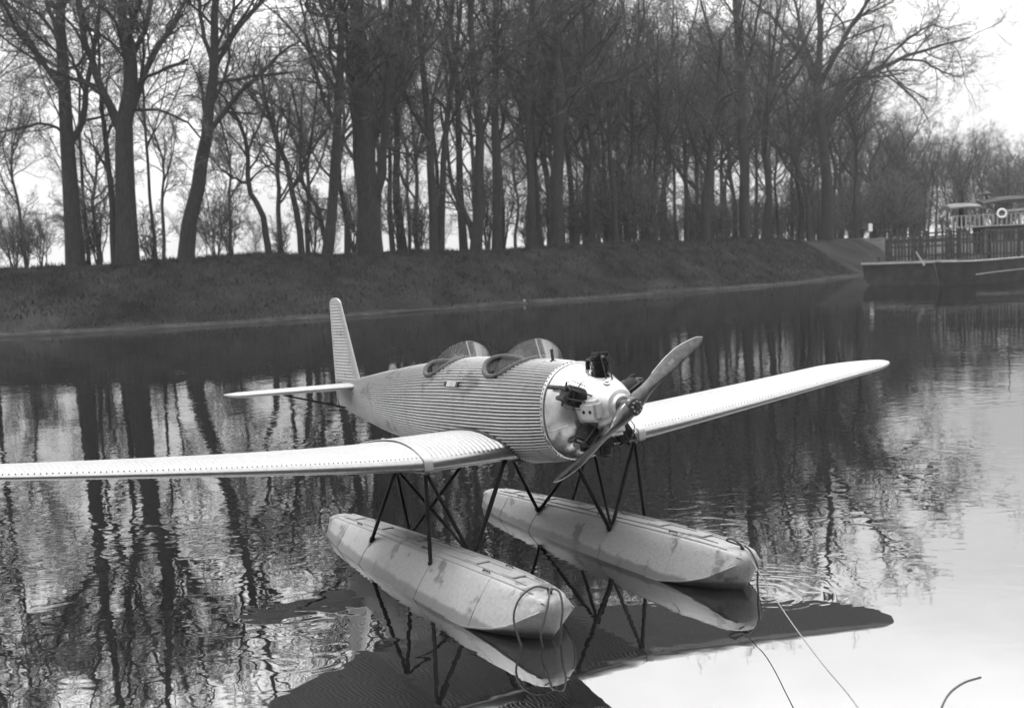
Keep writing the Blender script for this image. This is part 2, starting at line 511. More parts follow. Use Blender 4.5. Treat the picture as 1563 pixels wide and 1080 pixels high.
# grass blades over the slope and crest: one uncountable mass
def grass():
    n = 90000
    i0 = next(i for i, p in enumerate(LINE) if p.x > -50)
    i1 = next(i for i, p in enumerate(LINE) if p.x > 40)
    idx = RNG.integers(i0, i1, n)
    off = 1.0 + 9.0 * RNG.random(n) ** 0.9
    L = np.array([tuple(p) for p in LINE]); N = np.array([tuple(p) for p in NORM])
    jit = RNG.normal(0, 0.5, (n, 2))
    P = L[idx] + N[idx] * off[:, None] + jit
    prof_o = np.array([-6, 0, .25, .9, 1.6, 3.2, 5.5, 7.2, 8.4, 11, 20]); prof_z = np.array([-1.2, 0, .16, .26, .45, 1.55, 3.05, 3.95, 4.22, 4.32, 4.25])
    offj = off + (jit * N[idx]).sum(1)
    Z = np.interp(offj, prof_o, prof_z)
    k = np.clip(offj / 3, 0, 1)
    wobn = lambda x, y, f: np.sin(x * f + 1.3 * np.sin(y * f * .7)) * np.cos(y * f * 1.1 + .6 * np.sin(x * f * .5))
    Z = Z + k * (0.10 * wobn(P[:, 0], P[:, 1], .9) + 0.16 * wobn(P[:, 0], P[:, 1], .23))
    clump = 0.5 + 0.5 * wobn(P[:, 0], P[:, 1], .55) * wobn(P[:, 1], P[:, 0], 1.7)
    h = (0.12 + 0.38 * RNG.random(n) ** 2) * (0.45 + 0.9 * clump)
    ang = RNG.random(n) * 2 * np.pi
    w = 0.02 + 0.03 * RNG.random(n)
    b = np.stack([P[:, 0], P[:, 1], Z - 0.03], 1)
    side = np.stack([np.cos(ang) * w, np.sin(ang) * w, np.zeros(n)], 1)
    lean = np.stack([RNG.normal(0, .35, n) * h, RNG.normal(0, .35, n) * h, h], 1)
    V = np.stack([b - side, b + side, b + lean], 1).reshape(-1, 3)
    T = np.arange(3 * n).reshape(-1, 3)
    tag(link_mesh('grass', np_mesh('grass', V, tris=T, smooth=False), M['grass']),
        'rough dark grass covering the canal bank slope', 'grass', kind='stuff')
grass()

# ------------------------------------------------------------------ trees
def unit(a):
    return a / np.maximum(np.linalg.norm(a, axis=-1, keepdims=True), 1e-9)

def grow(P, Rr, m, ratio, ang, t0, wander, up, K, rk, rng, rmin=0.004, tip=0.35, tmax=1.0):
    """children of N parent polylines P (N,K,3), radii (N,K): m each"""
    N, Kp, _ = P.shape
    t = t0 + (tmax - t0) * (np.arange(m)[None, :] + rng.random((N, m))) / m
    t = np.clip(t, 0, 0.999)
    s = t * (Kp - 1); i = s.astype(int); f = (s - i)[..., None]
    ar = np.arange(N)[:, None]
    a, b = P[ar, i], P[ar, i + 1]
    pos = a + (b - a) * f
    tan = unit(b - a)
    rad = Rr[ar, i] * (1 - f[..., 0]) + Rr[ar, i + 1] * f[..., 0]
    Lp = np.linalg.norm(np.diff(P, axis=1), axis=2).sum(1)[:, None]
    L = Lp * ratio * (1.05 - 0.45 * t) * rng.uniform(0.55, 1.3, (N, m))
    rnd = rng.normal(size=(N, m, 3))
    perp = unit(rnd - (rnd * tan).sum(-1, keepdims=True) * tan)
    al = rng.uniform(ang[0], ang[1], (N, m))[..., None]
    d = unit(np.cos(al) * tan + np.sin(al) * perp + np.array([0, 0, up]))
    n = N * m
    pos = pos.reshape(n, 3); d = d.reshape(n, 3); L = L.reshape(n); rad = rad.reshape(n)
    out = np.zeros((n, K, 3)); out[:, 0] = pos
    for k in range(1, K):
        d = unit(d + rng.normal(size=(n, 3)) * wander + np.array([0, 0, up * 0.4]))
        out[:, k] = out[:, k - 1] + d * (L / (K - 1))[:, None]
    r0 = np.maximum(rad * rk, rmin)
    rr = r0[:, None] * np.linspace(1, tip, K)[None, :]
    return out, np.maximum(rr, rmin * 0.6)

def tubes(P, Rr, n):
    """tube surfaces for N polylines"""
    N, K, _ = P.shape
    tan = unit(np.gradient(P, axis=1))
    ref = np.where(np.abs(tan[..., 2:3]) > 0.9, np.array([1.0, 0, 0]), np.array([0, 0, 1.0]))
    # one reference per polyline keeps the tubes from twisting
    mean = unit(tan.mean(1, keepdims=True))
    ref = np.where(np.abs(mean[..., 2:3]) > 0.75, np.array([1.0, 0.13, 0]), np.array([0, 0.1, 1.0])) + 0 * tan
    a = unit(np.cross(tan, ref)); b = np.cross(a, tan)
    th = np.arange(n) * 2 * np.pi / n
    V = P[:, :, None, :] + Rr[:, :, None, None] * (np.cos(th)[None, None, :, None] * a[:, :, None, :] + np.sin(th)[None, None, :, None] * b[:, :, None, :])
    base = (np.arange(N) * K * n)[:, None, None]
    ii = (np.arange(K - 1) * n)[None, :, None]
    j = np.arange(n)[None, None, :]; j2 = (np.arange(n) + 1)[None, None, :] % n
    q = np.stack([base + ii + j, base + ii + j2, base + ii + n + j2, base + ii + n + j], -1)
    return V.reshape(-1, 3), q.reshape(-1, 4)

def spikes(P, Rr):
    """three-sided points (P (N,2,3))"""
    N = len(P)
    a = P[:, 0]; t = unit(P[:, 1] - P[:, 0])
    ref = np.where(np.abs(t[:, 2:3]) > 0.8, np.array([1.0, 0, 0]), np.array([0, 0, 1.0]))
    u = unit(np.cross(t, ref)); w = np.cross(u, t)
    r = Rr[:, :1]
    V = np.stack([a + u * r, a - u * r * .5 + w * r * .87, a - u * r * .5 - w * r * .87, P[:, 1]], 1).reshape(-1, 3)
    b = (np.arange(N) * 4)[:, None]
    T = np.concatenate([b + np.array([[0, 1, 3]]), b + np.array([[1, 2, 3]]), b + np.array([[2, 0, 3]])], 0)
    return V, T

def smooth_poly(pts, rad, K, rng, jit):
    """resample a limb to K points (Catmull-Rom), with a little crookedness"""
    p = np.asarray(pts, float); n = len(p)
    e = np.vstack([2 * p[0] - p[1], p, 2 * p[-1] - p[-2]])
    s = np.linspace(0, n - 1, K); i = np.minimum(s.astype(int), n - 2); f = (s - i)[:, None]
    p0, p1, p2, p3 = e[i], e[i + 1], e[i + 2], e[i + 3]
    c = 0.5 * (2 * p1 + (p2 - p0) * f + (2 * p0 - 5 * p1 + 4 * p2 - p3) * f ** 2 + (3 * p1 - p0 - 3 * p2 + p3) * f ** 3)
    w = rng.normal(size=(K, 3)) * jit; w[0] = 0
    r = np.interp(np.linspace(0, 1, K), np.linspace(0, 1, len(rad)), rad)
    return c + w, r

def tree_meshes(name, limbs, rng, m2=9, m3=8, m4=7, m5=4, t_trunk=0.42, fine=1.35, ratio2=0.5):
    """limbs: list of (points, radii); limb 0 is the trunk (with a flared foot). Returns (wood mesh, twig mesh)"""
    K = 12
    Ps, Rs = [], []
    for k, (pts, rad) in enumerate(limbs):
        c, r = smooth_poly(pts, rad, K, rng, 0.03 + 0.25 * (np.mean(rad) if k else np.mean(rad) * .4))
        if k == 0:
            r = r * (1 + 0.14 * np.exp(-np.linspace(0, 1, K) * 16)); c[0, 2] -= 0.4
        Ps.append(c); Rs.append(r)
    P1, R1 = np.array(Ps), np.array(Rs)
    # subdivided trunk mesh with lobed bark outline
    wv, wq = tubes(P1, R1, 12)
    vv, qq = [wv], [wq]; off = len(wv)
    def push(v, q):
        nonlocal off
        vv.append(v); qq.append(q + off); off += len(v)
    t1 = np.where(np.arange(len(P1)) == 0, t_trunk, 0.15)
    A = [grow(P1[i:i + 1], R1[i:i + 1], m2 if i else m2 + 3, ratio2 if i else ratio2 * 0.62, (0.5, 1.15), t1[i], 0.22, 0.12, 7, 0.5, rng, 0.03)
         for i in range(len(P1))]
    # limb ends carry on
    P2 = np.concatenate([a[0] for a in A]); R2 = np.concatenate([a[1] for a in A])
    R2 = np.minimum(R2, 0.11)
    push(*tubes(P2, R2, 6))
    P3, R3 = grow(P2, R2, m3, 0.52, (0.45, 1.1), 0.2, 0.25, 0.06, 5, 0.55, rng, 0.014)
    R3 = np.minimum(R3, 0.04)
    push(*tubes(P3, R3, 4))
    wood = np_mesh(name + '_trunk', np.concatenate(vv), quads=np.concatenate(qq))
    P4, R4 = grow(P3, R3, m4, 0.5, (0.4, 1.1), 0.15, 0.28, 0.03, 3, 0.6, rng, 0.0085 * fine)
    R4 = np.minimum(R4, 0.016)
    v4, q4 = tubes(P4, R4, 3)
    P5, R5 = grow(P4, R4, m5, 0.55, (0.4, 1.0), 0.25, 0.2, 0.0, 2, 0.8, rng, 0.0075 * fine)
    v5, t5 = spikes(P5, R5)
    tw = np_mesh(name + '_crown', np.concatenate([v4, v5]), quads=q4, tris=t5 + len(v4), smooth=False)
    return wood, tw

def put_tree(name, meshes, label, group, loc=(0, 0, 0), rz=0.0, sc=1.0, lean=(0, 0)):
    t = empty(name, loc, rz)
    t.rotation_euler = (lean[0], lean[1], rz)
    t.scale = (sc, sc, sc)
    link_mesh('trunk', meshes[0], M['bark'], t)
    link_mesh('crown', meshes[1], M['twig'], t)
    tag(t, label, 'tree', group)
    return t

def bank_at(u, setback):
    """world position where image column u (at bank height) meets the line 'setback' metres inland of the waterline"""
    d = px_ray(u, 385); az = Vector((d.x, d.y)).normalized()
    best = None
    for i in range(len(LINE) - 1):
        a = LINE[i] + NORM[i] * setback; b = LINE[i + 1] + NORM[i + 1] * setback
        ca, cb = az.x * a.y - az.y * a.x, az.x * b.y - az.y * b.x
        if ca * cb <= 0 and a.dot(az) > 0:
            f = ca / (ca - cb) if ca != cb else 0
            p = a + (b - a) * f
            return Vector((p.x, p.y, bank_z(setback, p.x, p.y)))
    return Vector((az.x * 150, az.y * 150, 4.0))

FRONT = 'old bare trees lining the bank'
def hero(label, limbs, setback, seed, name='bare_tree', **kw):
    """limbs: [( [(u,v),...], width0_px, width1_px ), ...] as seen in the photograph; built at the tree's own distance with depth spread"""
    rng = np.random.default_rng(seed)
    u0, v0 = limbs[0][0][0]
    base = bank_at(u0, setback)
    out = []
    for k, (pts, w0, w1) in enumerate(limbs):
        P = []
        bend = rng.uniform(-1, 1)
        for j, (u, v) in enumerate(pts):
            dep = base.y + (0 if k == 0 else bend * 0.9 * j + 0.12 * (j if k else 0))
            p = at_depth(u, v, dep)
            P.append(p)
        if k == 0:
            P[0] = Vector((base.x, base.y, base.z - 0.1))
        s = base.y / FPX / 2
        out.append(([tuple(q - base) for q in P], [w0 * s, (w0 * .55 + w1 * .45) * s, w1 * s]))
    me = tree_meshes(name, out, rng, **kw)
    return put_tree(name, me, label, FRONT, base)

hero('leftmost thick dark trunk on the bank, forking halfway up', [
    ([(113, 405), (108, 300), (103, 210), (97, 110), (92, 20), (88, -110), (84, -190)], 27, 6),
    ([(106, 220), (127, 185), (133, 120), (150, 40), (165, -60), (172, -130)], 11, 3),
    ([(93, 135), (62, 90), (30, 45), (-5, 28), (-60, 5)], 9, 3),
    ([(93, 60), (75, 10), (60, -60), (40, -120)], 8, 3),
    ([(104, 205), (70, 190), (30, 196), (-30, 210)], 5, 2)], 9.0, 1, m5=6)
hero('thickest left-hand trunk splitting into three rising limbs', [
    ([(193, 400), (192, 300), (189, 200), (200, 120), (192, 50), (178, -40), (165, -160)], 34, 6),
    ([(187, 205), (165, 160), (142, 110), (128, 50), (118, -30), (105, -120)], 14, 4),
    ([(194, 195), (214, 135), (236, 80), (262, 40), (292, -15), (325, -90)], 12, 3),
    ([(203, 168), (250, 170), (290, 192), (318, 225)], 5, 2),
    ([(198, 100), (225, 30), (235, -60), (240, -130)], 9, 3)], 8.6, 2, m5=6)
hero('thin straight stem standing close beside the thickest left trunk', [
    ([(174, 396), (170, 290), (160, 205), (152, 130), (150, 50)], 11, 3),
    ([(168, 270), (150, 235), (128, 200)], 5, 2)], 9.6, 3, m2=7, m3=6)
hero('trunk leaning right with one long limb reaching right', [
    ([(281, 391), (296, 310), (310, 235), (318, 180), (326, 105), (330, 30), (337, -60), (340, -150)], 24, 5),
    ([(315, 210), (348, 162), (385, 125), (415, 97), (458, 62)], 9, 2.5),
    ([(326, 112), (352, 60), (385, 20), (425, -30), (450, -80)], 8, 3),
    ([(323, 92), (306, 30), (298, -40), (285, -100)], 7, 3),
    ([(320, 165), (345, 110), (350, 40), (362, -40)], 6, 2)], 8.6, 4, m5=6)
hero('slender crooked tree bowing left beyond the leaning trunk', [
    ([(412, 386), (399, 325), (381, 285), (376, 220), (358, 170), (335, 140)], 10, 3),
    ([(380, 280), (345, 265), (318, 235)], 4, 1.5), ([(377, 230), (400, 180), (405, 130)], 4, 1.5)], 9.5, 5, m2=8, ratio2=.6)
hero('slim trunk curving left next to the paired stems', [
    ([(460, 381), (452, 320), (440, 265), (420, 205), (404, 150), (395, 90)], 10, 4),
    ([(445, 290), (470, 240), (480, 170), (486, 90)], 5, 2)], 9.5, 6, m2=8, ratio2=.6)
hero('upright trunk with a side stem swinging out to the left', [
    ([(497, 383), (506, 325), (514, 230), (520, 120), (522, 10), (520, -100), (515, -170)], 17, 5),
    ([(497, 370), (484, 320), (458, 270), (460, 215), (445, 130)], 8, 3),
    ([(516, 200), (490, 140), (470, 70), (455, -20)], 7, 3),
    ([(520, 110), (545, 50), (560, -30)], 6, 3)], 8.6, 7)
hero('massive dark trunk rising behind the upright rudder', [
    ([(563, 379), (561, 300), (558, 210), (553, 110), (542, 0), (530, -110), (522, -180)], 36, 8),
    ([(570, 215), (596, 168), (630, 112), (655, 60)], 10, 3),
    ([(574, 300), (588, 210), (592, 110), (600, 0), (606, -90)], 14, 4),
    ([(552, 180), (530, 110), (500, 40), (480, -40)], 10, 4),
    ([(572, 250), (610, 235), (645, 240)], 5, 2)], 8.8, 8)
hero('left one of two slim trunks between the massive trunk and wood', [
    ([(662, 374), (658, 250), (650, 150), (640, 40), (634, -60), (630, -150)], 13, 4),
    ([(655, 210), (625, 160), (612, 100), (605, 20)], 6, 2), ([(645, 90), (668, 20), (672, -60)], 5, 2)], 8.6, 9)
hero('right one of two slim trunks between the massive trunk and wood', [
    ([(672, 374), (677, 255), (688, 150), (700, 50), (706, -60)], 11, 4),
    ([(682, 200), (705, 150), (720, 80)], 5, 2)], 9.3, 10)
hero('gnarled double trunk with bulging foot and stem bending left', [
    ([(725, 373), (733, 300), (730, 190), (722, 90), (718, -20), (715, -110)], 18, 4),
    ([(722, 365), (708, 320), (688, 285), (685, 235), (672, 160)], 10, 3),
    ([(731, 220), (752, 150), (770, 60)], 6, 2)], 8.6, 12)
hero('straight tall trunk rising sheer to the top edge', [
    ([(757, 373), (757, 250), (755, 120), (757, 0), (760, -110), (760, -170)], 14, 5),
    ([(756, 110), (790, 70), (830, 50), (850, 20)], 6, 2), ([(756, 60), (735, 0), (720, -70)], 6, 2)], 8.4, 13)
hero('grey trunk right of the sheer straight one', [
    ([(811, 371), (809, 250), (805, 130), (812, 20), (818, -90)], 13, 4),
    ([(806, 190), (780, 130), (765, 50)], 6, 2)], 9, 14)
hero('broad trunk at the left edge of the dense wood', [
    ([(852, 369), (850, 260), (855, 150), (848, 40), (845, -80)], 20, 6),
    ([(853, 190), (880, 120), (900, 40), (915, -40)], 9, 3)], 9.6, 15)
hero('dark trunk low on the crest with short forked top', [
    ([(1077, 357), (1080, 290), (1086, 220), (1098, 140), (1100, 60)], 15, 5),
    ([(1081, 275), (1060, 220), (1040, 150)], 6, 2)], 8.8, 16)
hero('tall trunk with upswept limbs left of the spreading tree', [
    ([(1137, 355), (1136, 250), (1133, 150), (1126, 60), (1116, -40), (1110, -120)], 16, 5),
    ([(1134, 170), (1105, 110), (1080, 40), (1060, -40)], 7, 2),
    ([(1132, 130), (1150, 60), (1165, -20)], 7, 2)], 8.6, 17)
hero('spreading tree with long limb arching right over open sky', [
    ([(1262, 352), (1262, 295), (1258, 230), (1250, 170), (1247, 120), (1253, 50), (1246, -30), (1242, -110)], 19, 4),
    ([(1247, 128), (1228, 92), (1196, 46), (1160, 12), (1130, -10)], 7, 2),
    ([(1247, 118), (1226, 62), (1214, 8), (1196, -50)], 7, 2),
    ([(1250, 130), (1287, 62), (1318, 10), (1350, -30), (1380, -60)], 8, 2),
    ([(1258, 205), (1284, 152), (1310, 122), (1345, 101), (1395, 82), (1440, 68), (1482, 60)], 11, 2),
    ([(1268, 190), (1300, 150), (1325, 100), (1350, 40)], 6, 2),
    ([(1345, 101), (1385, 60), (1420, 40), (1450, 45)], 4, 1.5),
    ([(1370, 90), (1410, 95), (1440, 110), (1468, 118)], 4, 1.5)], 8.8, 18, m2=12, m3=10, m4=8, m5=5)
hero('thin forked stem just left of the spreading tree', [
    ([(1238, 352), (1231, 300), (1212, 240), (1204, 170), (1195, 100)], 9, 3),
    ([(1232, 310), (1243, 270), (1244, 230)], 5, 2)], 9.5, 19, m2=8)

# prototypes for the wood behind
def proto(seed, h, r, nl, spread, **kw):
    rng = np.random.default_rng(seed)
    tr = [(0, 0, 0)]
    for k in range(1, 6):
        tr.append((rng.normal(0, .35) * k * .5, rng.normal(0, .35) * k * .5, h * k / 5))
    limbs = [(tr, [r, r * .62, r * .15])]
    for j in range(nl):
        t = rng.uniform(0.28, 0.75); s = t * 5; i = int(s); f = s - i
        b = np.array(tr[i]) * (1 - f) + np.array(tr[i + 1]) * f
        a = j * 2.4 + rng.uniform(-.4, .4); L = h * rng.uniform(.3, .5)
        o = np.array([math.cos(a), math.sin(a), 0])
        pts = [b, b + o * L * spread * .3 + np.array([0, 0, L * .25]), b + o * L * spread * .55 + np.array([0, 0, L * .6]),
               b + o * L * spread * .75 + np.array([0, 0, L])]
        limbs.append(([tuple(p) for p in pts], [r * .42, r * .3, r * .1]))
    return tree_meshes('wood_tree', limbs, rng, **kw)

PROTO = [proto(101, 26, .36, 6, .7), proto(102, 27, .42, 7, .85), proto(103, 24, .28, 5, .6), proto(104, 28, .34, 6, .55),
         proto(105, 22, .3, 7, .9), proto(106, 28, .13, 8, .8)]
def shrub(seed, h):
    rng = np.random.default_rng(seed)
    limbs = []
    for j in range(8):
        a = j * 2.4 + rng.uniform(-.5, .5); o = np.array([math.cos(a), math.sin(a), 0]) * rng.uniform(.15, .5)
        L = h * rng.uniform(.6, 1)
        limbs.append(([tuple(o * .3), tuple(o * L * .4 + np.array([0, 0, L * .5])), tuple(o * L * .8 + np.array([0, 0, L]))], [.05, .035, .015]))
    return tree_meshes('thicket', limbs, rng, m2=6, m3=6, m4=6, m5=4, t_trunk=.15, ratio2=.55)
SHRUB = [shrub(201, 6.0), shrub(202, 7.5), shrub(203, 4.5)]

rr = random.Random(5)
WOOD_L = 'bare tree lost among the dense hazy wood behind the bank'
for k in range(66):
    u = (800 + (1395 - 800) * ((k * 0.618034) % 1.0)) if k % 8 else 560 + (800 - 560) * ((k / 8 * 0.618034) % 1.0)
    sb = 10.5 + 46 * (k / 66.0) ** 1.2
    if u > 1330: sb += 10
    p = bank_at(u, sb)
    put_tree('wood_tree', PROTO[k % 5], WOOD_L, 'dense wood behind the bank', p, rr.uniform(0, 6.28), rr.uniform(.82, 1.08) * (0.8 if u > 1330 else 1.0),
             (rr.uniform(-.04, .04), rr.uniform(-.04, .04)))
for k in range(28):
    u = 740 + (1400 - 740) * ((k * 0.618034 + .3) % 1.0)
    p = bank_at(u, rr.uniform(11, 34))
    t = put_tree('thicket', SHRUB[k % 3], 'twiggy bare thicket growing between trunks of the wood', 'undergrowth of the wood', p, rr.uniform(0, 6.28), rr.uniform(.8, 1.35))
    t['category'] = 'shrub'
for (u, sb, s, j) in [(40, 16, .7, 2), (62, 18, .6, 0), (128, 24, .8, 1), (352, 22, .8, 1), (430, 24, .8, 2), (20, 26, .9, 1),
                      (150, 24, 1.2, 0), (230, 26, 1.1, 2), (330, 28, 1.2, 1), (480, 20, 1.0, 0), (540, 16, 1.1, 1), (610, 15, 1.0, 0), (640, 18, 1.1, 2)]:
    t = put_tree('thicket', SHRUB[j], 'low leafless bush growing behind the left row of trunks', 'bushes behind the left trees', bank_at(u, sb), rr.uniform(0, 6.28), s)
    t['category'] = 'shrub'
for k in range(40):
    u = 870 + (1400 - 870) * ((k * 0.618034 + .13) % 1.0)
    p = bank_at(u, rr.uniform(16, 62))
    t = put_tree('thicket', SHRUB[(k + 1) % 3], 'twiggy bare thicket growing between trunks of the wood', 'undergrowth of the wood', p, rr.uniform(0, 6.28), rr.uniform(1.0, 1.7))
    t['category'] = 'shrub'
# thinner trees farther back on the left, with sky between them
for k, (u, sb, s, j) in enumerate([(-75, 12, 1.12, 3), (-20, 20, 1.1, 5), (135, 26, 1.15, 5), (238, 24, 1.12, 5), (-30, 30, .8, 2), (40, 44, .75, 2), (150, 50, .8, 4), (248, 46, .75, 2), (350, 50, .8, 2),
                                   (430, 48, .9, 0), (470, 32, .85, 4), (530, 40, .9, 1), (600, 34, .9, 3), (625, 50, .9, 2)]):
    put_tree('wood_tree', PROTO[j], 'pale bare tree standing farther back behind the left row', 'trees behind the left row', bank_at(u, sb), rr.uniform(0, 6.28), s)
# far hazy trees: the treeline beyond the water on the right and the horizon on the left
for k in range(72):
    x = 56 + k * 1.55 + rr.uniform(-1.5, 1.5); y = 165 + rr.uniform(0, 60) + 0.1 * k
    put_tree('far_tree', PROTO[(k * 3) % 5], 'distant hazy tree in the line beyond the moored boat', 'far trees beyond the boat', (x, y, 3.4), rr.uniform(0, 6.28), rr.uniform(.52, .68))
for k in range(44):
    x = 50 + k * 1.9 + rr.uniform(-2, 2); y = 152 + rr.uniform(0, 30)
    t = put_tree('thicket', SHRUB[k % 3], 'distant grey bush under the far trees beyond the boat', 'far bushes beyond the boat', (x, y, 3.8), rr.uniform(0, 6.28), rr.uniform(1.1, 1.7))
    t['category'] = 'shrub'
for k in range(20):
    x = -175 + k * 9 + rr.uniform(-3, 3); y = 235 + rr.uniform(0, 60)
    t = put_tree('far_tree', PROTO[(k * 2 + 1) % 5], 'faint distant tree on the low horizon behind the left trunks', 'faint trees on the left horizon', (x, y, 2.6), rr.uniform(0, 6.28), rr.uniform(.5, .75))

# near bank: quay behind the camera, trees and thickets added to block low sky
nb = MB()
nb.loft([[(-600, -1.2, -1.5), (600, -1.2, -1.5)], [(-600, -1.2, 1.2), (600, -1.2, 1.2)], [(-600, -12, 1.3), (600, -12, 1.3)], [(-600, -320, 2.0), (600, -320, 2.0)]], False, False, closed=False)
tag(nb.build('unseen_near_bank', M['grass_ground'], smooth=False), kind='structure')
for k in range(56):
    x = -75 + 150 * ((k * 0.618034 + .37) % 1.0); y = -15 - 14 * (k / 56.0)
    t = put_tree('thicket', SHRUB[k % 3], 'tall bare thicket added unseen on the near quay to block low sky light', 'thickets added along the near quay for shade', (x, y, 1.3), rr.uniform(0, 6.28), rr.uniform(1.5, 2.2))
    t['category'] = 'shrub'
for k in range(80):
    x = -75 + 150 * ((k * 0.618034 + .21) % 1.0); y = -18 - 26 * (k / 80.0)
    put_tree('added_quay_tree', PROTO[k % 5], 'bare tree added unseen on the near quay to block low sky light', 'trees added along the near quay for shade', (x, y, 1.3), rr.uniform(0, 6.28), rr.uniform(.7, .95))
# ------------------------------------------------------------------ haze
HAZE = 0.00034
hz = MB().box((0, 330, 20.5), (1900, 1340, 46)).build('haze', None, None, smooth=False)
hz.location = (0, 0, 0)
hm = bpy.data.materials.new('haze_air'); hm.use_nodes = True
hn = hm.node_tree; hn.nodes.clear()
ho = hn.nodes.new('ShaderNodeOutputMaterial'); hv = hn.nodes.new('ShaderNodeVolumePrincipled')
hv.inputs['Color'].default_value = g(0.9); hv.inputs['Density'].default_value = HAZE; hv.inputs['Anisotropy'].default_value = 0.2
hn.links.new(hv.outputs[0], ho.inputs['Volume'])
hz.data.materials.append(hm)
tag(hz, 'thin pale autumn haze hanging over the canal', 'haze', kind='stuff')

# ------------------------------------------------------------------ moored pontoon, fence and boat on the right
def local(u, v, Y):
    return at_depth(u, v, Y)

def pontoon():
    A = at_depth(1318, 432, 86); B = at_depth(1462, 436, 78)
    A.z = B.z = 0
    d = (B - A); L = d.length; rz = math.atan2(d.y, d.x)
    t = empty('pontoon', A, rz)
    mb = MB()
    w = 4.0
    rings = []
    for x, zb, zt in [(0.0, 0.55, 1.75), (0.5, 0.1, 1.72), (1.5, -.3, 1.7), (L - .6, -.3, 1.66), (L, -.3, 1.66)]:
        rings.append([(x, 0.05, zb), (x, -.08, zt), (x, w, zt), (x, w - .1, zb)])
    mb.loft(rings); mb.build('hull', M['tar'], t)
    MB().box((L / 2 - .02, -.13, 1.72), (L, .14, .16)).build('rubbing_strake', M['trim'], t)
    MB().box((L / 2, w / 2, 1.78), (L - .2, w - .2, .08)).build('deck', M['plank'], t)
    for k in range(3):
        MB().lathe((1.2 + k * (L - 2.4) / 2, .5, 1.82), (0, 0, 1), [(0, .1), (.3, .09), (.32, .14), (.38, .14)], 10).build('bollard', M['iron'], t)
    tag(t, 'low black tarred pontoon with a pale strip along its edge', 'pontoon')
    return A, B, rz, L
PA, PB, prz, pL = pontoon()

# picket fence standing on the quay behind the pontoon
def fence(p0, p1, z0, h, step, label, gap, seed):
    rnd = random.Random(seed)
    d = p1 - p0; L = d.length; rz = math.atan2(d.y, d.x)
    t = empty('picket_fence', (p0.x, p0.y, z0), rz)
    me = None
    n = int(L / step)
    for k in range(n):
        if rnd.random() < gap: continue
        if me is None:
            b = MB()
            w, th = .11, .05
            b.loft([[(-w / 2, 0, 0), (w / 2, 0, 0), (w / 2, th, 0), (-w / 2, th, 0)], [(-w / 2, 0, h), (w / 2, 0, h), (w / 2, th, h), (-w / 2, th, h)],
                    [(-.02, 0, h + .14), (.02, 0, h + .14), (.02, th, h + .14), (-.02, th, h + .14)]])
            o = b.build('picket', M['plank'], t, smooth=False); me = o.data
        else:
            o = link_mesh('picket', me, None, t)
        o.location = (k * step + rnd.uniform(-.03, .03), rnd.uniform(-.02, .02), 0)
        o.rotation_euler = (0, rnd.uniform(-.025, .025), 0)
        o.scale = (rnd.uniform(.75, 1.3), 1, rnd.uniform(.94, 1.04))
    for zz in (.35, h * .62, h * .9):
        MB().box((L / 2, .09, zz), (L, .07, .13)).build('rail', M['plank'], t, smooth=False)
    for k in range(0, n, 9):
        MB().box((k * step, .17, h / 2), (.16, .12, h)).build('post', M['plank'], t, smooth=False)
    tag(t, label, 'fence')
f0 = at_depth(1352, 398, 86); f1 = at_depth(1462, 398, 81); f2 = at_depth(1600, 395, 83)
fence(f0, f1, 1.82, 1.75, .29, 'dark picket fence standing on the black pontoon', .06, 1)
g0 = at_depth(1358, 398, 89.5); g1 = at_depth(1478, 398, 84)
fence(g0, g1, 1.82, 2.35, .3, 'taller dark picket row behind the pontoon fence', .1, 3)
fence(at_depth(1466, 398, 81.5), f2, 1.75, 2.1, .29, 'dark picket fence in front of the moored steamer', .08, 2)

def barge():
    A = at_depth(1474, 440, 76); B = at_depth(1640, 425, 84)
    A.z = B.z = 0
    d = B - A; L = d.length; rz = math.atan2(d.y, d.x)
    t = empty('barge', A, rz)
    rings = []
    for x, hw, zt in [(-.3, .25, 1.72), (.3, .8, 1.66), (1.5, 1.5, 1.64), (3.5, 1.9, 1.66), (L, 2.0, 1.8)]:
        rings.append([(x + (.5 if x < 1 else 0), 2 - hw * .75, -.3), (x, 2 - hw, zt), (x, 2 + hw, zt), (x + (.5 if x < 1 else 0), 2 + hw * .75, -.3)])
    MB().loft(rings).build('hull', M['tar'], t)
    MB().tube([(-.35, 1.75, 1.74), (.3, 1.15, 1.70), (1.5, .45, 1.68), (3.5, .05, 1.70), (L, -.05, 1.84)], .07, 6).build('gunwale', M['trim'], t)
    MB().tube([(1.7, .28, .7), (3.5, -.02, .8), (L, -.1, 1.05)], .035, 6).build('rubbing_strake', M['trim'], t)
    MB().box((L * .55, 2, 1.62), (L * .8, 3.2, .1)).build('deck', M['plank'], t)
    tag(t, 'long black barge with pale gunwale moored beside the pontoon', 'barge')
barge()

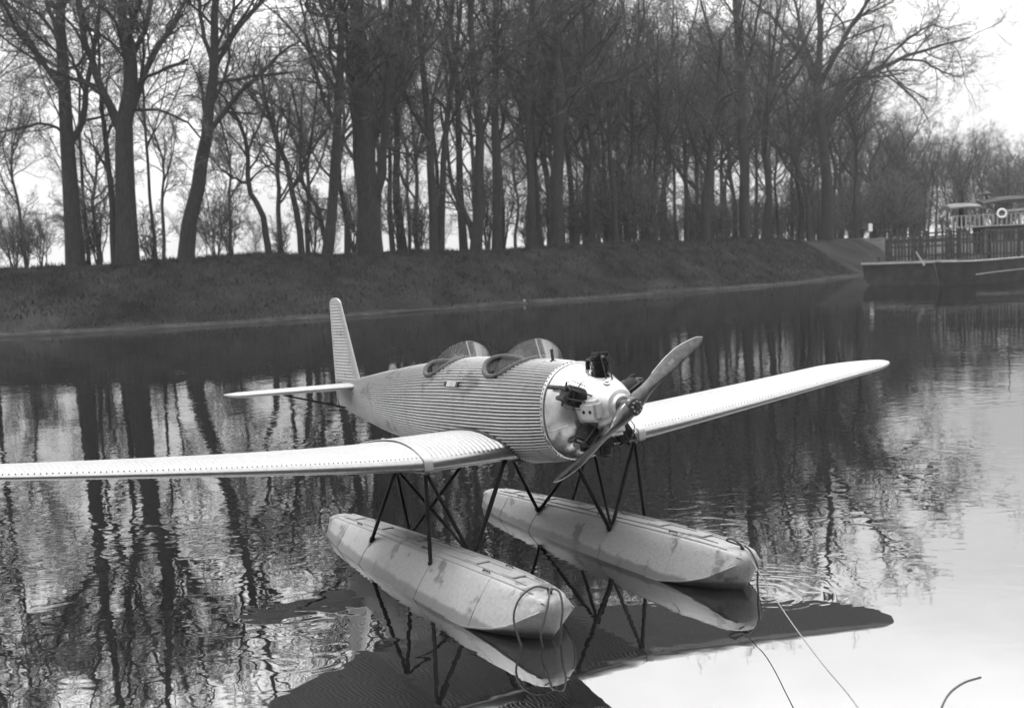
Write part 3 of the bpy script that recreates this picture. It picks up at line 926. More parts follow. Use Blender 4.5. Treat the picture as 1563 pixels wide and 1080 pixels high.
def steamer():
    A = at_depth(1440, 430, 90); A.z = 0
    t = empty('passenger_steamer', A, R(-8))
    L = 15.0
    rings = []
    for x, hw, zt in [(0, .5, 2.3), (1.2, 1.4, 2.2), (3, 2.0, 2.1), (L, 2.1, 2.1)]:
        rings.append([(x, 2.2 - hw * .8, -.2), (x, 2.2 - hw, zt), (x, 2.2 + hw, zt), (x, 2.2 + hw * .8, -.2)])
    MB().loft(rings).build('hull', M['deckgrey'], t)
    cab = MB().box((8.2, 2.2, 3.2), (9.5, 3.2, 2.2)).build('cabin', M['deckgrey'], t, smooth=False)
    for k in range(7):
        MB().box((4.2 + k * 1.25, .585, 3.5), (.75, .04, .8)).build('window', M['black'], cab, smooth=False)
    MB().box((6.2, 2.2, 4.36), (11.5, 4.0, .1)).build('upper_deck', M['trim'], t, smooth=False)
    # light railing along the upper deck
    rail = MB().tube([(.8, .22, 5.3), (9, .22, 5.3)], .035, 6).build('railing', M['trim'], t)
    for k in range(22):
        MB().box((0.85 + k * .36, .22, 4.85), (.10, .05, .95)).build('baluster', M['trim'], rail, smooth=False)
    # two awnings, one pale, one dark, on poles
    def awning(x0, x1, z, mat, sag):
        rings = []
        for j in range(9):
            f = j / 8; x = x0 + (x1 - x0) * f
            zc = z + sag * math.sin(f * math.pi)
            rings.append([(x, .1, zc - .16), (x, 1.1, zc + .1), (x, 2.2, zc + .2), (x, 3.3, zc + .1), (x, 4.3, zc - .16), (x, 4.3, zc - .26), (x, 2.2, zc + .08), (x, .1, zc - .28)])
        MB().loft(rings).build('awning', mat, t)
    awning(.7, 3.25, 6.15, M['deckgrey'], .10)
    awning(3.3, 8.5, 6.4, M['tar'], .25)
    for x in (.9, 2.0, 3.15, 4.3, 5.6, 7.0, 8.3):
        MB().tube([(x, .3, 4.4), (x, .3, 6.1)], .045, 6).build('awning_pole', M['plank'], t)
    MB().lathe((2.1, 2.2, 4.4), (0, 0, 1), [(0, .22), (2.9, .2), (2.92, .26), (3.05, .26)], 14).build('funnel', M['tar'], t)
    MB().lathe((3.1, 2.2, 6.2), (0, 0, 1), [(0, .3), (.25, .28), (.5, .15), (1.0, .06), (1.05, .02)], 12).build('ventilator', M['deckgrey'], t)
    MB().lathe((4.1, 2.0, 6.5), (0, 0, 1), [(0, .12), (.45, .12), (.5, .6), (.62, .55), (.7, .1)], 12).build('lamp_hood', M['tar'], t)
    MB().tube([(5.9, 2.2, 6.4), (5.9, 2.2, 10.2)], [.07, .03], 6).build('flagstaff', M['plank'], t)
    # wheel-like lifebuoy
    ring = []
    mb = MB(); n = 24; m = 8
    vs = [((.34 + .085 * math.cos(b * 2 * math.pi / m)) * math.cos(a * 2 * math.pi / n), .085 * math.sin(b * 2 * math.pi / m),
           (.34 + .085 * math.cos(b * 2 * math.pi / m)) * math.sin(a * 2 * math.pi / n)) for a in range(n) for b in range(m)]
    fs = [(a * m + b, ((a + 1) % n) * m + b, ((a + 1) % n) * m + (b + 1) % m, a * m + (b + 1) % m) for a in range(n) for b in range(m)]
    mb.add(vs, fs)
    lb = mb.build('lifebuoy', M['white'], None)
    lb.location = t.matrix_world @ Vector((0, 0, 0))
    bpy.context.view_layer.update()
    lb.matrix_world = t.matrix_world @ Matrix.Translation((4.75, .06, 5.35))
    tag(lb, 'white ring lifebuoy hung on the steamer railing', 'lifebuoy')
    MB().box((6.2, .14, 5.6), (2.0, .05, .2), Matrix.Rotation(R(-3), 3, 'Y')).build('name_board', M['trim'], t, smooth=False)
    tag(t, 'old passenger steamer with pale and dark awnings behind fence', 'boat')
steamer()

def mast():
    b = at_depth(1412, 390, 88); tp = at_depth(1426, 262, 88)
    t = MB().tube([Vector((0, 0, 0)), (tp - b) * .5, tp - b], [.11, .09, .05], 8)
    t.box((tp - b) * .68, (.5, .05, .06))
    b.z = 1.85
    o = t.build('boat_mast', M['plank']); o.location = b
    tag(o, 'slim dark mast leaning right above the picket fence', 'mast')
mast()
def leaning_oar():
    a = at_depth(1398, 384, 78.5); b = at_depth(1411, 405, 78.0)
    o = MB().tube([(0, 0, 0), b - a], [.05, .09], 6, flat=.6).build('plank_prop', M['trim']); o.location = a
    tag(o, 'pale board leaning on the pontoon fence', 'board')
leaning_oar()
def marker():
    p = bank_at(1329, 7.6)
    t = empty('marker_post', p)
    MB().box((0, 0, .5), (.16, .16, 1.3), None).build('post', M['plank'], t, smooth=False)
    MB().box((0, -.1, 1.55), (.5, .05, 1.0), None).build('board', M['white'], t, smooth=False)
    tag(t, 'small post with white board on the bank near the pontoon', 'post')
marker()
def stone():
    p = bank_at(797, .25)
    bm = bmesh.new(); bmesh.ops.create_icosphere(bm, subdivisions=2, radius=.10)
    rnd = random.Random(3)
    for v in bm.verts: v.co *= rnd.uniform(.8, 1.15); v.co.z *= .8
    me = bpy.data.meshes.new('white_stone'); bm.to_mesh(me); bm.free()
    o = link_mesh('white_stone', me, M['trim']); o.location = p + Vector((0, 0, .1))
    tag(o, 'small white stone at the waterline behind the windscreens', 'stone')
stone()

# ------------------------------------------------------------------ the floatplane
# airframe axes: x forward, y to its left, z up, origin at the propeller hub
HUB = Vector((0.939, 8.752, 1.693))
ROT = Matrix.Rotation(R(-59.377), 4, 'Z') @ Matrix.Rotation(R(-2.254), 4, 'Y') @ Matrix.Rotation(R(-0.158), 4, 'X')
BASE = Vector((-1.9, 0, -1.62))
plane = empty('floatplane')
plane.matrix_world = Matrix.Translation(HUB) @ ROT @ Matrix.Translation(BASE)
plane.empty_display_size = 1
tag(plane, 'corrugated silver two-seat floatplane with wooden propeller afloat on the water', 'seaplane')
bpy.context.view_layer.update()
def part(mb, name, mat, sharp=40, bevel=0.0, parent=None, smooth=True):
    o = mb.build(name, mat, plane if parent is None else parent, sharp=sharp, bevel=bevel, smooth=smooth)
    if parent is None: o.location = -BASE
    return o
def part_np(name, v, q, mat, parent=None, sharp=None):
    me = np_mesh(name, v, quads=q)
    if sharp: me.set_sharp_from_angle(angle=R(sharp))
    o = link_mesh(name, me, mat, plane if parent is None else parent)
    if parent is None: o.location = -BASE
    return o

ST = [(-.70, .385, .345, -.50), (-1.0, .40, .362, -.55), (-1.4, .415, .378, -.60), (-2.0, .42, .382, -.635), (-2.6, .415, .372, -.65), (-3.2, .39, .335, -.645),
      (-4.0, .325, .262, -.61), (-4.8, .24, .178, -.55), (-5.5, .155, .095, -.465), (-6.0, .095, .04, -.40), (-6.42, .045, -.02, -.345)]
_sx = np.array([s[0] for s in ST])[::-1]
def sec(x):
    f = lambda k: float(np.interp(x, _sx, np.array([s[k] for s in ST])[::-1]))
    return f(1), f(2), f(3)
def sec_pt(x, th, off=0.0, e=0.88):
    hw, zt, zb = sec(x)
    zc, hz_ = (zt + zb) / 2, (zt - zb) / 2
    c, s = math.cos(th), math.sin(th)
    y = hw * math.copysign(abs(c) ** e, c); z = hz_ * math.copysign(abs(s) ** e, s)
    n = Vector((0, y / hw ** 2, z / hz_ ** 2))
    if n.length > 0: n.normalize()
    return Vector((x, y + n.y * off, zc + z + n.z * off))
def top_z(x, y):
    hw, zt, zb = sec(x)
    zc, hz_ = (zt + zb) / 2, (zt - zb) / 2
    c = min(abs(y) / hw, .999) ** (1 / .88)
    return zc + hz_ * (math.sqrt(max(1 - c * c, 0))) ** .88

def arc_thetas(n):
    """angles that space n steps evenly along the section outline at mid fuselage"""
    th = np.linspace(0, 2 * math.pi, 2001)
    P = np.array([sec_pt(-2.0, t)[:] for t in th])
    s = np.concatenate([[0], np.cumsum(np.linalg.norm(np.diff(P, axis=0), axis=1))])
    return np.interp(np.linspace(0, s[-1], n, endpoint=False), s, th)

NC, PER = 88, 6
TH = arc_thetas(NC * PER)
def fuselage():
    xs = list(np.linspace(-.70, -6.42, 58))
    rings = []
    for x in xs:
        k = min(1.0, (x + .70) / -.05) if x > -.75 else 1.0
        hw, zt, zb = sec(x)
        amp = .0108 * min(1.0, max(.25, (hw / .30)))
        ring = []
        for j, t in enumerate(TH):
            ph = j % PER / PER
            # rounded ridges with narrower grooves
            w = abs(math.cos(math.pi * ph)) ** 1.0
            ring.append(sec_pt(x, t, amp * (2 * w - 1.2)))
        rings.append(ring)
    mb = MB().loft(rings)
    o = mb.build('fuselage', M['body'], plane, sharp=55)
    o.location = -BASE
    return o
fus = fuselage()

# cut the two cockpits
def cockpit_outline(xc, a, b, n=48, grow=0.0):
    out = []
    for k in range(n):
        t = k * 2 * math.pi / n
        x = xc + (a + grow) * math.copysign(abs(math.cos(t)) ** .9, math.cos(t))
        y = (b + grow) * math.copysign(abs(math.sin(t)) ** .9, math.sin(t))
        out.append((x, y))
    return out
COCK = [(-1.70, .34, .325), (-3.06, .33, .30)]
cut_mb = MB()
for xc, a, b in COCK:
    ol = cockpit_outline(xc, a, b)
    cut_mb.loft([[(x, y, .7) for x, y in ol], [(x, y, -.28) for x, y in ol]])
cutter = cut_mb.build('cutter', M['seat'], plane); cutter.location = -BASE
md = fus.modifiers.new('cut', 'BOOLEAN'); md.operation = 'DIFFERENCE'; md.object = cutter; md.solver = 'EXACT'
try: md.material_mode = 'TRANSFER'
except Exception: pass
bpy.context.view_layer.update()
dg = bpy.context.evaluated_depsgraph_get()
nm = bpy.data.meshes.new_from_object(fus.evaluated_get(dg), preserve_all_data_layers=True, depsgraph=dg)
fus.modifiers.clear(); fus.data = nm
bpy.data.objects.remove(cutter, do_unlink=True)
if len(nm.materials) < 2:
    nm.materials.append(M['seat'])
for p in nm.polygons:
    c = p.center
    inside = any(abs((c.x - xc) / (a * 1.003)) ** 2.2 + abs(c.y / (b * 1.003)) ** 2.2 < 1.0 for xc, a, b in COCK) or False
    wall = abs(p.normal.z) < .3 and c.z > -.3 and any(((c.x - xc) / a) ** 2 + (c.y / b) ** 2 < 1.12 for xc, a, b in COCK) and abs(c.y) < .33
    towards = any((xc - c.x) * p.normal.x + (-c.y) * p.normal.y > 0 and ((c.x - xc) / a) ** 2 + (c.y / b) ** 2 < 1.15 for xc, a, b in COCK)
    p.material_index = 1 if (inside or (wall and towards)) else 0

# padded coamings, seats, windscreens
for ci, (xc, a, b) in enumerate(COCK):
    pts = []
    for x, y in cockpit_outline(xc, a, b, 56, .005):
        pts.append(Vector((x, y, top_z(x, y) + .006)))
    mb = MB(); n = 8; N = len(pts); rings = []
    for i, p in enumerate(pts):
        t = (pts[(i + 1) % N] - pts[i - 1]).normalized()
        out = Vector((p.x - xc, p.y, 0)).normalized(); bb = t.cross(out).normalized(); out = bb.cross(t)
        rings.append([p + out * (.027 * math.cos(k * 2 * math.pi / n)) + bb * (.027 * math.sin(k * 2 * math.pi / n)) for k in range(n)])
    rings.append(rings[0])
    mb.loft(rings, False, False)
    part(mb, 'cockpit_coaming', M['leather'])
    # seat with upright pleats
    seat = part(MB().box((xc - .04, 0, -.2), (.42, .46, .1)), 'seat', M['seat'], bevel=.02)
    for k in range(9):
        yy = -.24 + k * .06
        MB().tube([(xc - a + .07, yy, -.22), (xc - a + .05, yy, .12), (xc - a + .03, yy * .95, .26 if abs(yy) < .2 else .18)], .028, 8).build('seat_pleat', M['seat'], seat)
    # ribs of the cockpit lining on the far side
    for k in range(7):
        xx = xc - .22 + k * .075
        yy = b * math.sqrt(max(0, 1 - ((xx - xc) / a) ** 2)) - .012
        part(MB().tube([(xx, yy, -.2), (xx, yy, top_z(xx, yy) - .02)], .012, 6), 'lining_rib', M['seat'])

def windscreen(x0, wy, h):
    """two curved panes meeting on a centre strip, foot following the skin"""
    rows, cols = 10, 14
    th = .004
    panes = []
    for sgn in (-1, 1):
        def P(u, v):
            # u 0..1 from centre to side, v 0..1 foot to rim
            a = u * math.pi / 2
            y = sgn * wy * math.sin(a * .98)
            x = x0 - .40 * wy * (1 - math.cos(a)) * 1.5
            foot = top_z(x, y) - .005
            rim = top_z(x0, 0) - .11 * u ** 2 + h * (max(math.cos(a), 0) ** 1.1)
            rim = max(rim, foot + .004)
            z = foot + (rim - foot) * v
            lean = (z - foot) * .42
            return Vector((x - lean, y * (1 + .16 * v * math.sin(a)), z))
        vs, fs = [], []
        for side in (0, 1):
            for i in range(rows + 1):
                for j in range(cols + 1):
                    p = P(j / cols, i / rows); vs.append(p - Vector((th * side, 0, 0)))
        nn = (rows + 1) * (cols + 1)
        for i in range(rows):
            for j in range(cols):
                q = (i * (cols + 1) + j, i * (cols + 1) + j + 1, (i + 1) * (cols + 1) + j + 1, (i + 1) * (cols + 1) + j)
                fs.append(q); fs.append(tuple(k + nn for k in reversed(q)))
        panes.append((MB().add(vs, fs), P))
    root = part(panes[0][0], 'windscreen', M['glass'], sharp=80)
    panes[1][0].build('pane', M['glass'], root, sharp=80)
    P0 = panes[0][1]
    MB().tube([P0(0, 0), P0(0, .5), P0(0, 1)], .008, 6).build('centre_strip', M['trim'], root)
    for k in (0, 1):
        P = panes[k][1]
        MB().tube([P(j / 16, 0) + Vector((.004, 0, .004)) for j in range(17)], .009, 6).build('foot_strip', M['seat'], root)
        MB().tube([P(j / 20, 1) for j in range(21)], .003, 5).build('rim', M['steel'], root)
windscreen(-1.30, .33, .19)
windscreen(-2.68, .31, .175)

# lapped sheet joints round the corrugated skin
for xj_ in (-2.36, -3.62, -4.9):
    rings = []
    for x in (xj_ - .010, xj_ - .009, xj_ + .009, xj_ + .010):
        hw, zt, zb = sec(x); amp = .0108 * min(1.0, max(.25, (hw / .30))); ex = .0035 if abs(x - xj_) < .0095 else -.001
        rings.append([sec_pt(x, t, amp * (2 * abs(math.cos(math.pi * (j % PER) / PER)) - 1.2) + ex) for j, t in enumerate(TH)])
    half = [[p for p in r if p.z < top_z(xj_, .0) - .12] for r in rings]
    k0 = next(j for j in range(len(TH)) if rings[0][j].z >= top_z(xj_, 0) - .12)
    k1 = max(j for j in range(len(TH)) if rings[0][j].z >= top_z(xj_, 0) - .12)
    rr_ = [r[k1 + 1:] + r[:k0] for r in rings]
    part(MB().loft(rr_, False, False, closed=False), 'lap_joint', M['body'], sharp=60)
# small details on the fuselage
part(MB().tube([(-1.02, -.05, .35), (-1.03, -.055, .47)], .014, 8).lathe((-1.02, -.05, .35), (0, 0, 1), [(0, .03), (.02, .03)], 10), 'filler_neck', M['iron'])
p1 = sec_pt(-2.38, 2.55, .012); 
for k, dz in enumerate((0, 1)):
    pass
# name plate and step handle on the starboard side
def side_frame(x, th):
    p = sec_pt(x, th, .012); q = sec_pt(x, th + .02, .012)
    tz = (q - p).normalized(); n = Vector((1, 0, 0)).cross(tz).normalized()
    if n.y > 0: n = -n
    rot = Matrix((Vector((1, 0, 0)), n, tz)).transposed()
    return p, rot
thp = math.pi - .50
p, rot = side_frame(-2.42, thp)
plate = part(MB().box(p, (.20, .012, .055), rot), 'name_plate', M['steel'], smooth=False)
for dx in (-.13, .13):
    MB().box(p + Vector((dx, 0, 0)), (.035, .02, .05), rot).build('plate_clip', M['iron'], plate, smooth=False)
# riveted ring where the skin meets the cowling
ring = part(MB().loft([[sec_pt(x, t, o) for t in np.linspace(0, 2 * math.pi, 72, endpoint=False)] for x, o in ((-.745, .012), (-.735, .015), (-.70, .013), (-.695, .006))], False, False),
            'cowl_ring', M['cowl'])
rv = None
for k in range(64):
    t = k * 2 * math.pi / 64
    pp = sec_pt(-.722, t, .016)
    if rv is None:
        o = MB().lathe((0, 0, 0), (0, 0, 1), [(-.004, .007), (.002, .006), (.004, .003)], 6).build('rivet', M['iron'], ring); rv = o.data
    else:
        o = link_mesh('rivet', rv, None, ring)
    hw, zt, zb = sec(-.72); n = Vector((0, pp.y / hw ** 2, (pp.z - (zt + zb) / 2) / ((zt - zb) / 2) ** 2)).normalized()
    o.location = pp; o.rotation_euler = n.to_track_quat('Z', 'Y').to_euler()

# nose: cowling, crankcase, cylinders, propeller
def oval(x, hw, zt, zb, n=56, e=.9):
    zc, hh = (zt + zb) / 2, (zt - zb) / 2
    out = []
    for k in range(n):
        t = k * 2 * math.pi / n; c, s = math.cos(t), math.sin(t)
        out.append(Vector((x, hw * math.copysign(abs(c) ** e, c), zc + hh * math.copysign(abs(s) ** e, s))))
    return out
cowl = part(MB().loft([oval(-.698, .386, .348, -.505), oval(-.62, .382, .338, -.485), oval(-.52, .355, .312, -.43), oval(-.44, .315, .278, -.365), oval(-.40, .285, .252, -.315),
                       oval(-.39, .25, .22, -.28)]), 'cowling', M['cowl'], sharp=30)
for t in (2.55, 3.45, .6, -.35, 1.57):           # panel seams
    pts = []
    for x, hw, zt, zb in ((-.69, .386, .348, -.505), (-.62, .382, .338, -.485), (-.52, .355, .312, -.43), (-.44, .315, .278, -.365)):
        c, s = math.cos(t), math.sin(t)
        pts.append((x, (hw + .002) * math.copysign(abs(c) ** .9, c), (zt + zb) / 2 + ((zt - zb) / 2 + .002) * math.copysign(abs(s) ** .9, s)))
    MB().tube(pts, .004, 5).build('panel_seam', M['steel'], cowl)
case = part(MB().lathe((-.43, 0, 0), (1, 0, 0), [(0, .262), (.05, .26), (.11, .245), (.17, .225), (.22, .20), (.27, .175), (.31, .15), (.335, .135), (.345, .10), (.37, .085)], 48),
            'crankcase', M['case'], sharp=35)
def rad_dir(a):   # a from straight up towards starboard (-y)
    return Vector((0, -math.sin(a), math.cos(a)))
# cam housings with two inspection holes each
for a in (R(98), R(178), R(262), R(335)):
    d = rad_dir(a); tdir = Vector((1, 0, 0)).cross(d)
    rot = Matrix((Vector((1, 0, 0)), tdir, d)).transposed()
    tilt = rot @ Matrix.Rotation(R(14), 3, 'Y')
    cc = Vector((-.23, 0, 0)) + d * .205
    if a > R(300): continue
    h = MB().box(cc, (.19, .18, .13), tilt).build('cam_housing', M['case'], case, bevel=.03, sharp=50)
    nrm = tilt @ Vector((0, 0, 1))
    for s in (-.035, .035):
        cpt = cc + nrm * .063 + (tilt @ Vector((s, 0, 0)))
        MB().lathe(cpt, nrm, [(0, .016), (.006, .016), (.0065, .011), (.003, .010)], 12).build('inspection_hole', M['black'], h)
fit = part(MB().lathe(Vector((-.20, -.055, .19)), (.5, -.25, .85), [(-.02, .032), (.012, .032), (.016, .02), (.03, .018), (.034, .008)], 14), 'oil_cap', M['steel'])
for a in np.arange(5) * R(72):
    d = rad_dir(a)
    o0 = Vector((-.36, 0, 0))
    prof = [(.20, .062), (.215, .066)]
    z = .225
    for k in range(9):
        prof += [(z, .056), (z + .003, .088), (z + .010, .088), (z + .013, .056)]
        z += .0165
    prof += [(.378, .06), (.385, .07), (.405, .072), (.415, .055), (.418, .02)]
    cyl = part(MB().lathe(o0, d, prof, 20), 'cylinder', M['black'], sharp=30)
    tdir = Vector((1, 0, 0)).cross(d)
    # rocker boxes, valve gear, plugs, pipes
    for s in (-1, 1):
        rot = Matrix((Vector((1, 0, 0)), tdir, d)).transposed()
        MB().box(o0 + d * .428 + Vector((.012, 0, 0)) + tdir * (.042 * s), (.12, .034, .038), rot).build('rocker_box', M['black'], cyl, bevel=.008)
        MB().tube([o0 + Vector((.125, 0, 0)) + d * .20 + tdir * (.03 * s), o0 + Vector((.075, 0, 0)) + d * .425 + tdir * (.042 * s)], .007, 6).build('push_rod', M['iron'], cyl)
        MB().tube([o0 + d * .40 + tdir * (.05 * s), o0 + d * .405 + tdir * (.105 * s)], .011, 6).build('spark_plug', M['iron'], cyl)
        MB().tube([o0 + d * .405 + tdir * (.10 * s), o0 + d * .36 + tdir * (.12 * s) + Vector((.03, 0, 0)), o0 + d * .24 + tdir * (.10 * s) + Vector((.06, 0, 0))], .004, 5).build('ignition_lead', M['iron'], cyl)
    MB().tube([o0 + Vector((-.05, 0, 0)) + d * .385 + tdir * .035, o0 + Vector((-.13, 0, 0)) + d * .375 + tdir * .035, o0 + Vector((-.15, 0, 0)) + d * .26 + tdir * .03], .022, 8).build('intake_pipe', M['black'], cyl)
    if a < R(290):
        MB().tube([o0 + Vector((-.03, 0, 0)) + d * .39 - tdir * .045, o0 + Vector((-.09, 0, 0)) + d * .40 - tdir * .05, o0 + Vector((-.27 if abs(a - R(72)) < .1 else -.13, 0, 0)) + d * .40 - tdir * .05], .02, 10).build('exhaust_stub', M['iron'], cyl)
part(MB().box((-.40, .01, -.36), (.14, .16, .16)).lathe((-.36, .01, -.36), (0, 0, -1), [(0, .06), (.09, .055), (.1, .04)], 12), 'carburettor', M['black'], bevel=.015)
# tail pipes / collector beneath
part(MB().tube([(-.45, -.2, -.3), (-.48, -.08, -.36), (-.48, .12, -.36), (-.45, .22, -.3)], .03, 10), 'exhaust_collector', M['iron'])

def propeller():
    PA_ = R(55.7)
    r_ = Vector((0, math.sin(PA_), math.cos(PA_)))      # towards upper blade
    q_ = Vector((1, 0, 0)).cross(r_)                    # across the blade
    xo = .05
    def blade_rings(sgn):
        rings = []
        n = 20
        for i in range(26):
            s = i / 25
            rad = .02 + s * .935
            # chord: narrow neck, widest near 0.55, rounded point
            c = float(np.interp(s, [0, .08, .16, .28, .42, .56, .70, .82, .91, .96, .985, 1], [.15, .14, .115, .108, .122, .134, .130, .112, .086, .060, .034, .006]))
            th = float(np.interp(s, [0, .08, .16, .28, .42, .6, .8, 1], [.15, .145, .115, .068, .042, .026, .016, .004]))
            tw = R(float(np.interp(s, [0, .12, .3, .6, 1], [66, 62, 50, 36, 26])))
            sweep = .020 * math.sin(min(s, 1) * math.pi) - .028 * max(0, s - .7) / .3
            ring = []
            for k in range(n):
                a = k * 2 * math.pi / n
                u = math.cos(a) * .5; v = math.sin(a) * .5
                v *= (1 if v > 0 else .35) if s > .25 else 1
                ca, sa = math.cos(tw), math.sin(tw)
                px = u * c; pz = v * th
                # blade turns clockwise seen from the cockpit
                across = px * ca + pz * sa + sweep
                fore = -px * sa + pz * ca
                ring.append(Vector((xo, 0, 0)) + r_ * (rad * sgn) + q_ * (across * sgn) + Vector((fore, 0, 0)))
            rings.append(ring)
        return rings
    root = part(MB().lathe((-.075, 0, 0), (1, 0, 0), [(0, .07), (.01, .078), (.05, .084), (.13, .084), (.172, .08), (.188, .07), (.19, .03)], 32), 'propeller', M['wood'], sharp=35)
    for sgn in (1, -1):
        bl = MB().loft(blade_rings(sgn)).build('blade', M['wood'], root, sharp=60)
        R0 = blade_rings(sgn)
        for kk in (0,):
            MB().tube([R0[i][kk] for i in range(9, 26)], .0035, 6).build('edge_highlight', M['steel'], bl)  # highlight along the blade edge, added as a pale steel tube
        if sgn < 0: continue
        # maker's paper label part way out on the upper blade
        R_ = blade_rings(sgn)
        a = R_[13][5]; b_ = R_[15][5]
        ctr = (a + b_) / 2
        e1 = (b_ - a).normalized(); e2 = (R_[14][4] - R_[14][6]).normalized(); nn = e1.cross(e2).normalized()
        if nn.x < 0: nn = -nn
        e2 = nn.cross(e1)
        rot = Matrix((e1, e2, nn)).transposed()
        MB().box(ctr + nn * .0015, (.07, .03, .002), rot).build('maker_label', M['deckgrey'], bl, smooth=False)
    hubp = MB().lathe((.108, 0, 0), (1, 0, 0), [(0, .066), (.012, .066), (.014, .058), (.016, .02), (.03, .02), (.032, .008)], 28).build('hub_plate', M['iron'], root, sharp=30)
    bm_ = None
    for k in range(8):
        t = k * 2 * math.pi / 8
        pos = Vector((.122, .045 * math.cos(t), .045 * math.sin(t)))
        if bm_ is None:
            o = MB().lathe((0, 0, 0), (1, 0, 0), [(0, .011), (.012, .011), (.013, .006), (.02, .006)], 6).build('hub_bolt', M['steel'], hubp); bm_ = o.data
        else:
            o = link_mesh('hub_bolt', bm_, None, hubp)
        o.location = pos
propeller()

# ------------------------------------------------------------------ wings
def airfoil(t, tk=.135, m=.034):
    """t 0..1 round the outline from trailing edge over the top to the leading edge and back; returns (chord fraction, height/chord)"""
    if t <= .5:
        x = ((1 + math.cos(t * 2 * math.pi)) / 2) ** 1.35; up = True
    else:
        x = ((1 + math.cos(t * 2 * math.pi)) / 2) ** 1.35; up = False
    yt = 5 * tk * (.2969 * math.sqrt(x) - .1260 * x - .3516 * x ** 2 + .2843 * x ** 3 - .1015 * x ** 4)
    if x < .07:                       # blunt rolled nose
        y7 = 5 * tk * (.2969 * math.sqrt(.07) - .1260 * .07 - .3516 * .07 ** 2)
        yt = y7 * (x / .07) ** .27
    p = .38
    yc = m / p ** 2 * (2 * p * x - x * x) if x < p else m / (1 - p) ** 2 * (1 - 2 * p + 2 * p * x - x * x)
    return x, yc + (yt if up else -yt)

AF_N = 64
AF = [airfoil(k / AF_N) for k in range(AF_N)]
AF_TIP = [airfoil(k / AF_N, .075, .010) for k in range(AF_N)]
def af_at(y):
    f = min(max((y - 1.18) / 3.8, 0), 1) ** .5
    return [(a[0], a[1] * (1 - f) + b[1] * f) for a, b in zip(AF, AF_TIP)]
YJ = 1.18
def wing_geo(y):
    """leading edge x, leading edge z, chord at span station y (>0)"""
    if y <= YJ:
        return -1.39, -.485, 1.78
    f = (y - YJ) / (5.0 - YJ)
    le = -1.39 + .15 * f
    z = -.485 + .43 * f ** 1.1
    c = 1.78 - .86 * f
    if y > 4.5:                              # tip curves forward from the trailing edge
        g_ = (y - 4.5) / .505
        k = math.sqrt(max(1 - g_ ** 2.0, .0))
        le -= (1 - k) * c * .45; c *= max(.05 + .95 * k, .05)
    return le, z, c
def wing_mesh(sgn, y0, y1, pitch, amp, per=6):
    n = int(round((y1 - y0) / pitch)) * per
    ys = np.linspace(y0, y1, n + 1)
    V = np.zeros((n + 1, AF_N, 3))
    for i, y in enumerate(ys):
        le, z, c = wing_geo(y)
        thick = 1.0 if y <= 4.62 else 1 - ((y - 4.62) / .385) ** 2 * .2
        ph = (i % per) / per
        w = 2 * abs(math.cos(math.pi * ph)) - 1.2
        a = amp if y < 4.66 else 0.0
        for k, (fx, fz) in enumerate(af_at(y)):
            # smooth strip wraps the leading edge, corrugation elsewhere
            up = k <= AF_N // 2
            lo = .028 if up else .04
            e = 1.0 if fx > lo else max(0.0, (fx - lo * .7) / (lo * .3)) if fx > lo * .7 else 0.0
            h = a * w * e * (1 if fx < .985 else .4)
            nz = 1.0 if up else -1.0
            V[i, k] = (le - fx * c, sgn * y, z + fz * c * thick + nz * h)
    v = V.reshape(-1, 3)
    i = np.arange(n)[:, None] * AF_N; j = np.arange(AF_N)[None, :]; j2 = (np.arange(AF_N) + 1)[None, :] % AF_N
    q = np.stack([i + j, i + j2, i + AF_N + j2, i + AF_N + j], -1).reshape(-1, 4)
    if sgn > 0: q = q[:, ::-1]
    kk = np.tile(np.arange(AF_N), n)
    fxm = np.array([a[0] for a in AF]); mid = (fxm + np.roll(fxm, -1)) / 2
    edge = ((mid[kk] < .024) & (kk <= AF_N // 2)) | ((mid[kk] < .06) & (kk >= AF_N // 2))
    return v, q, (V[0], V[-1]), edge.astype(np.int32)
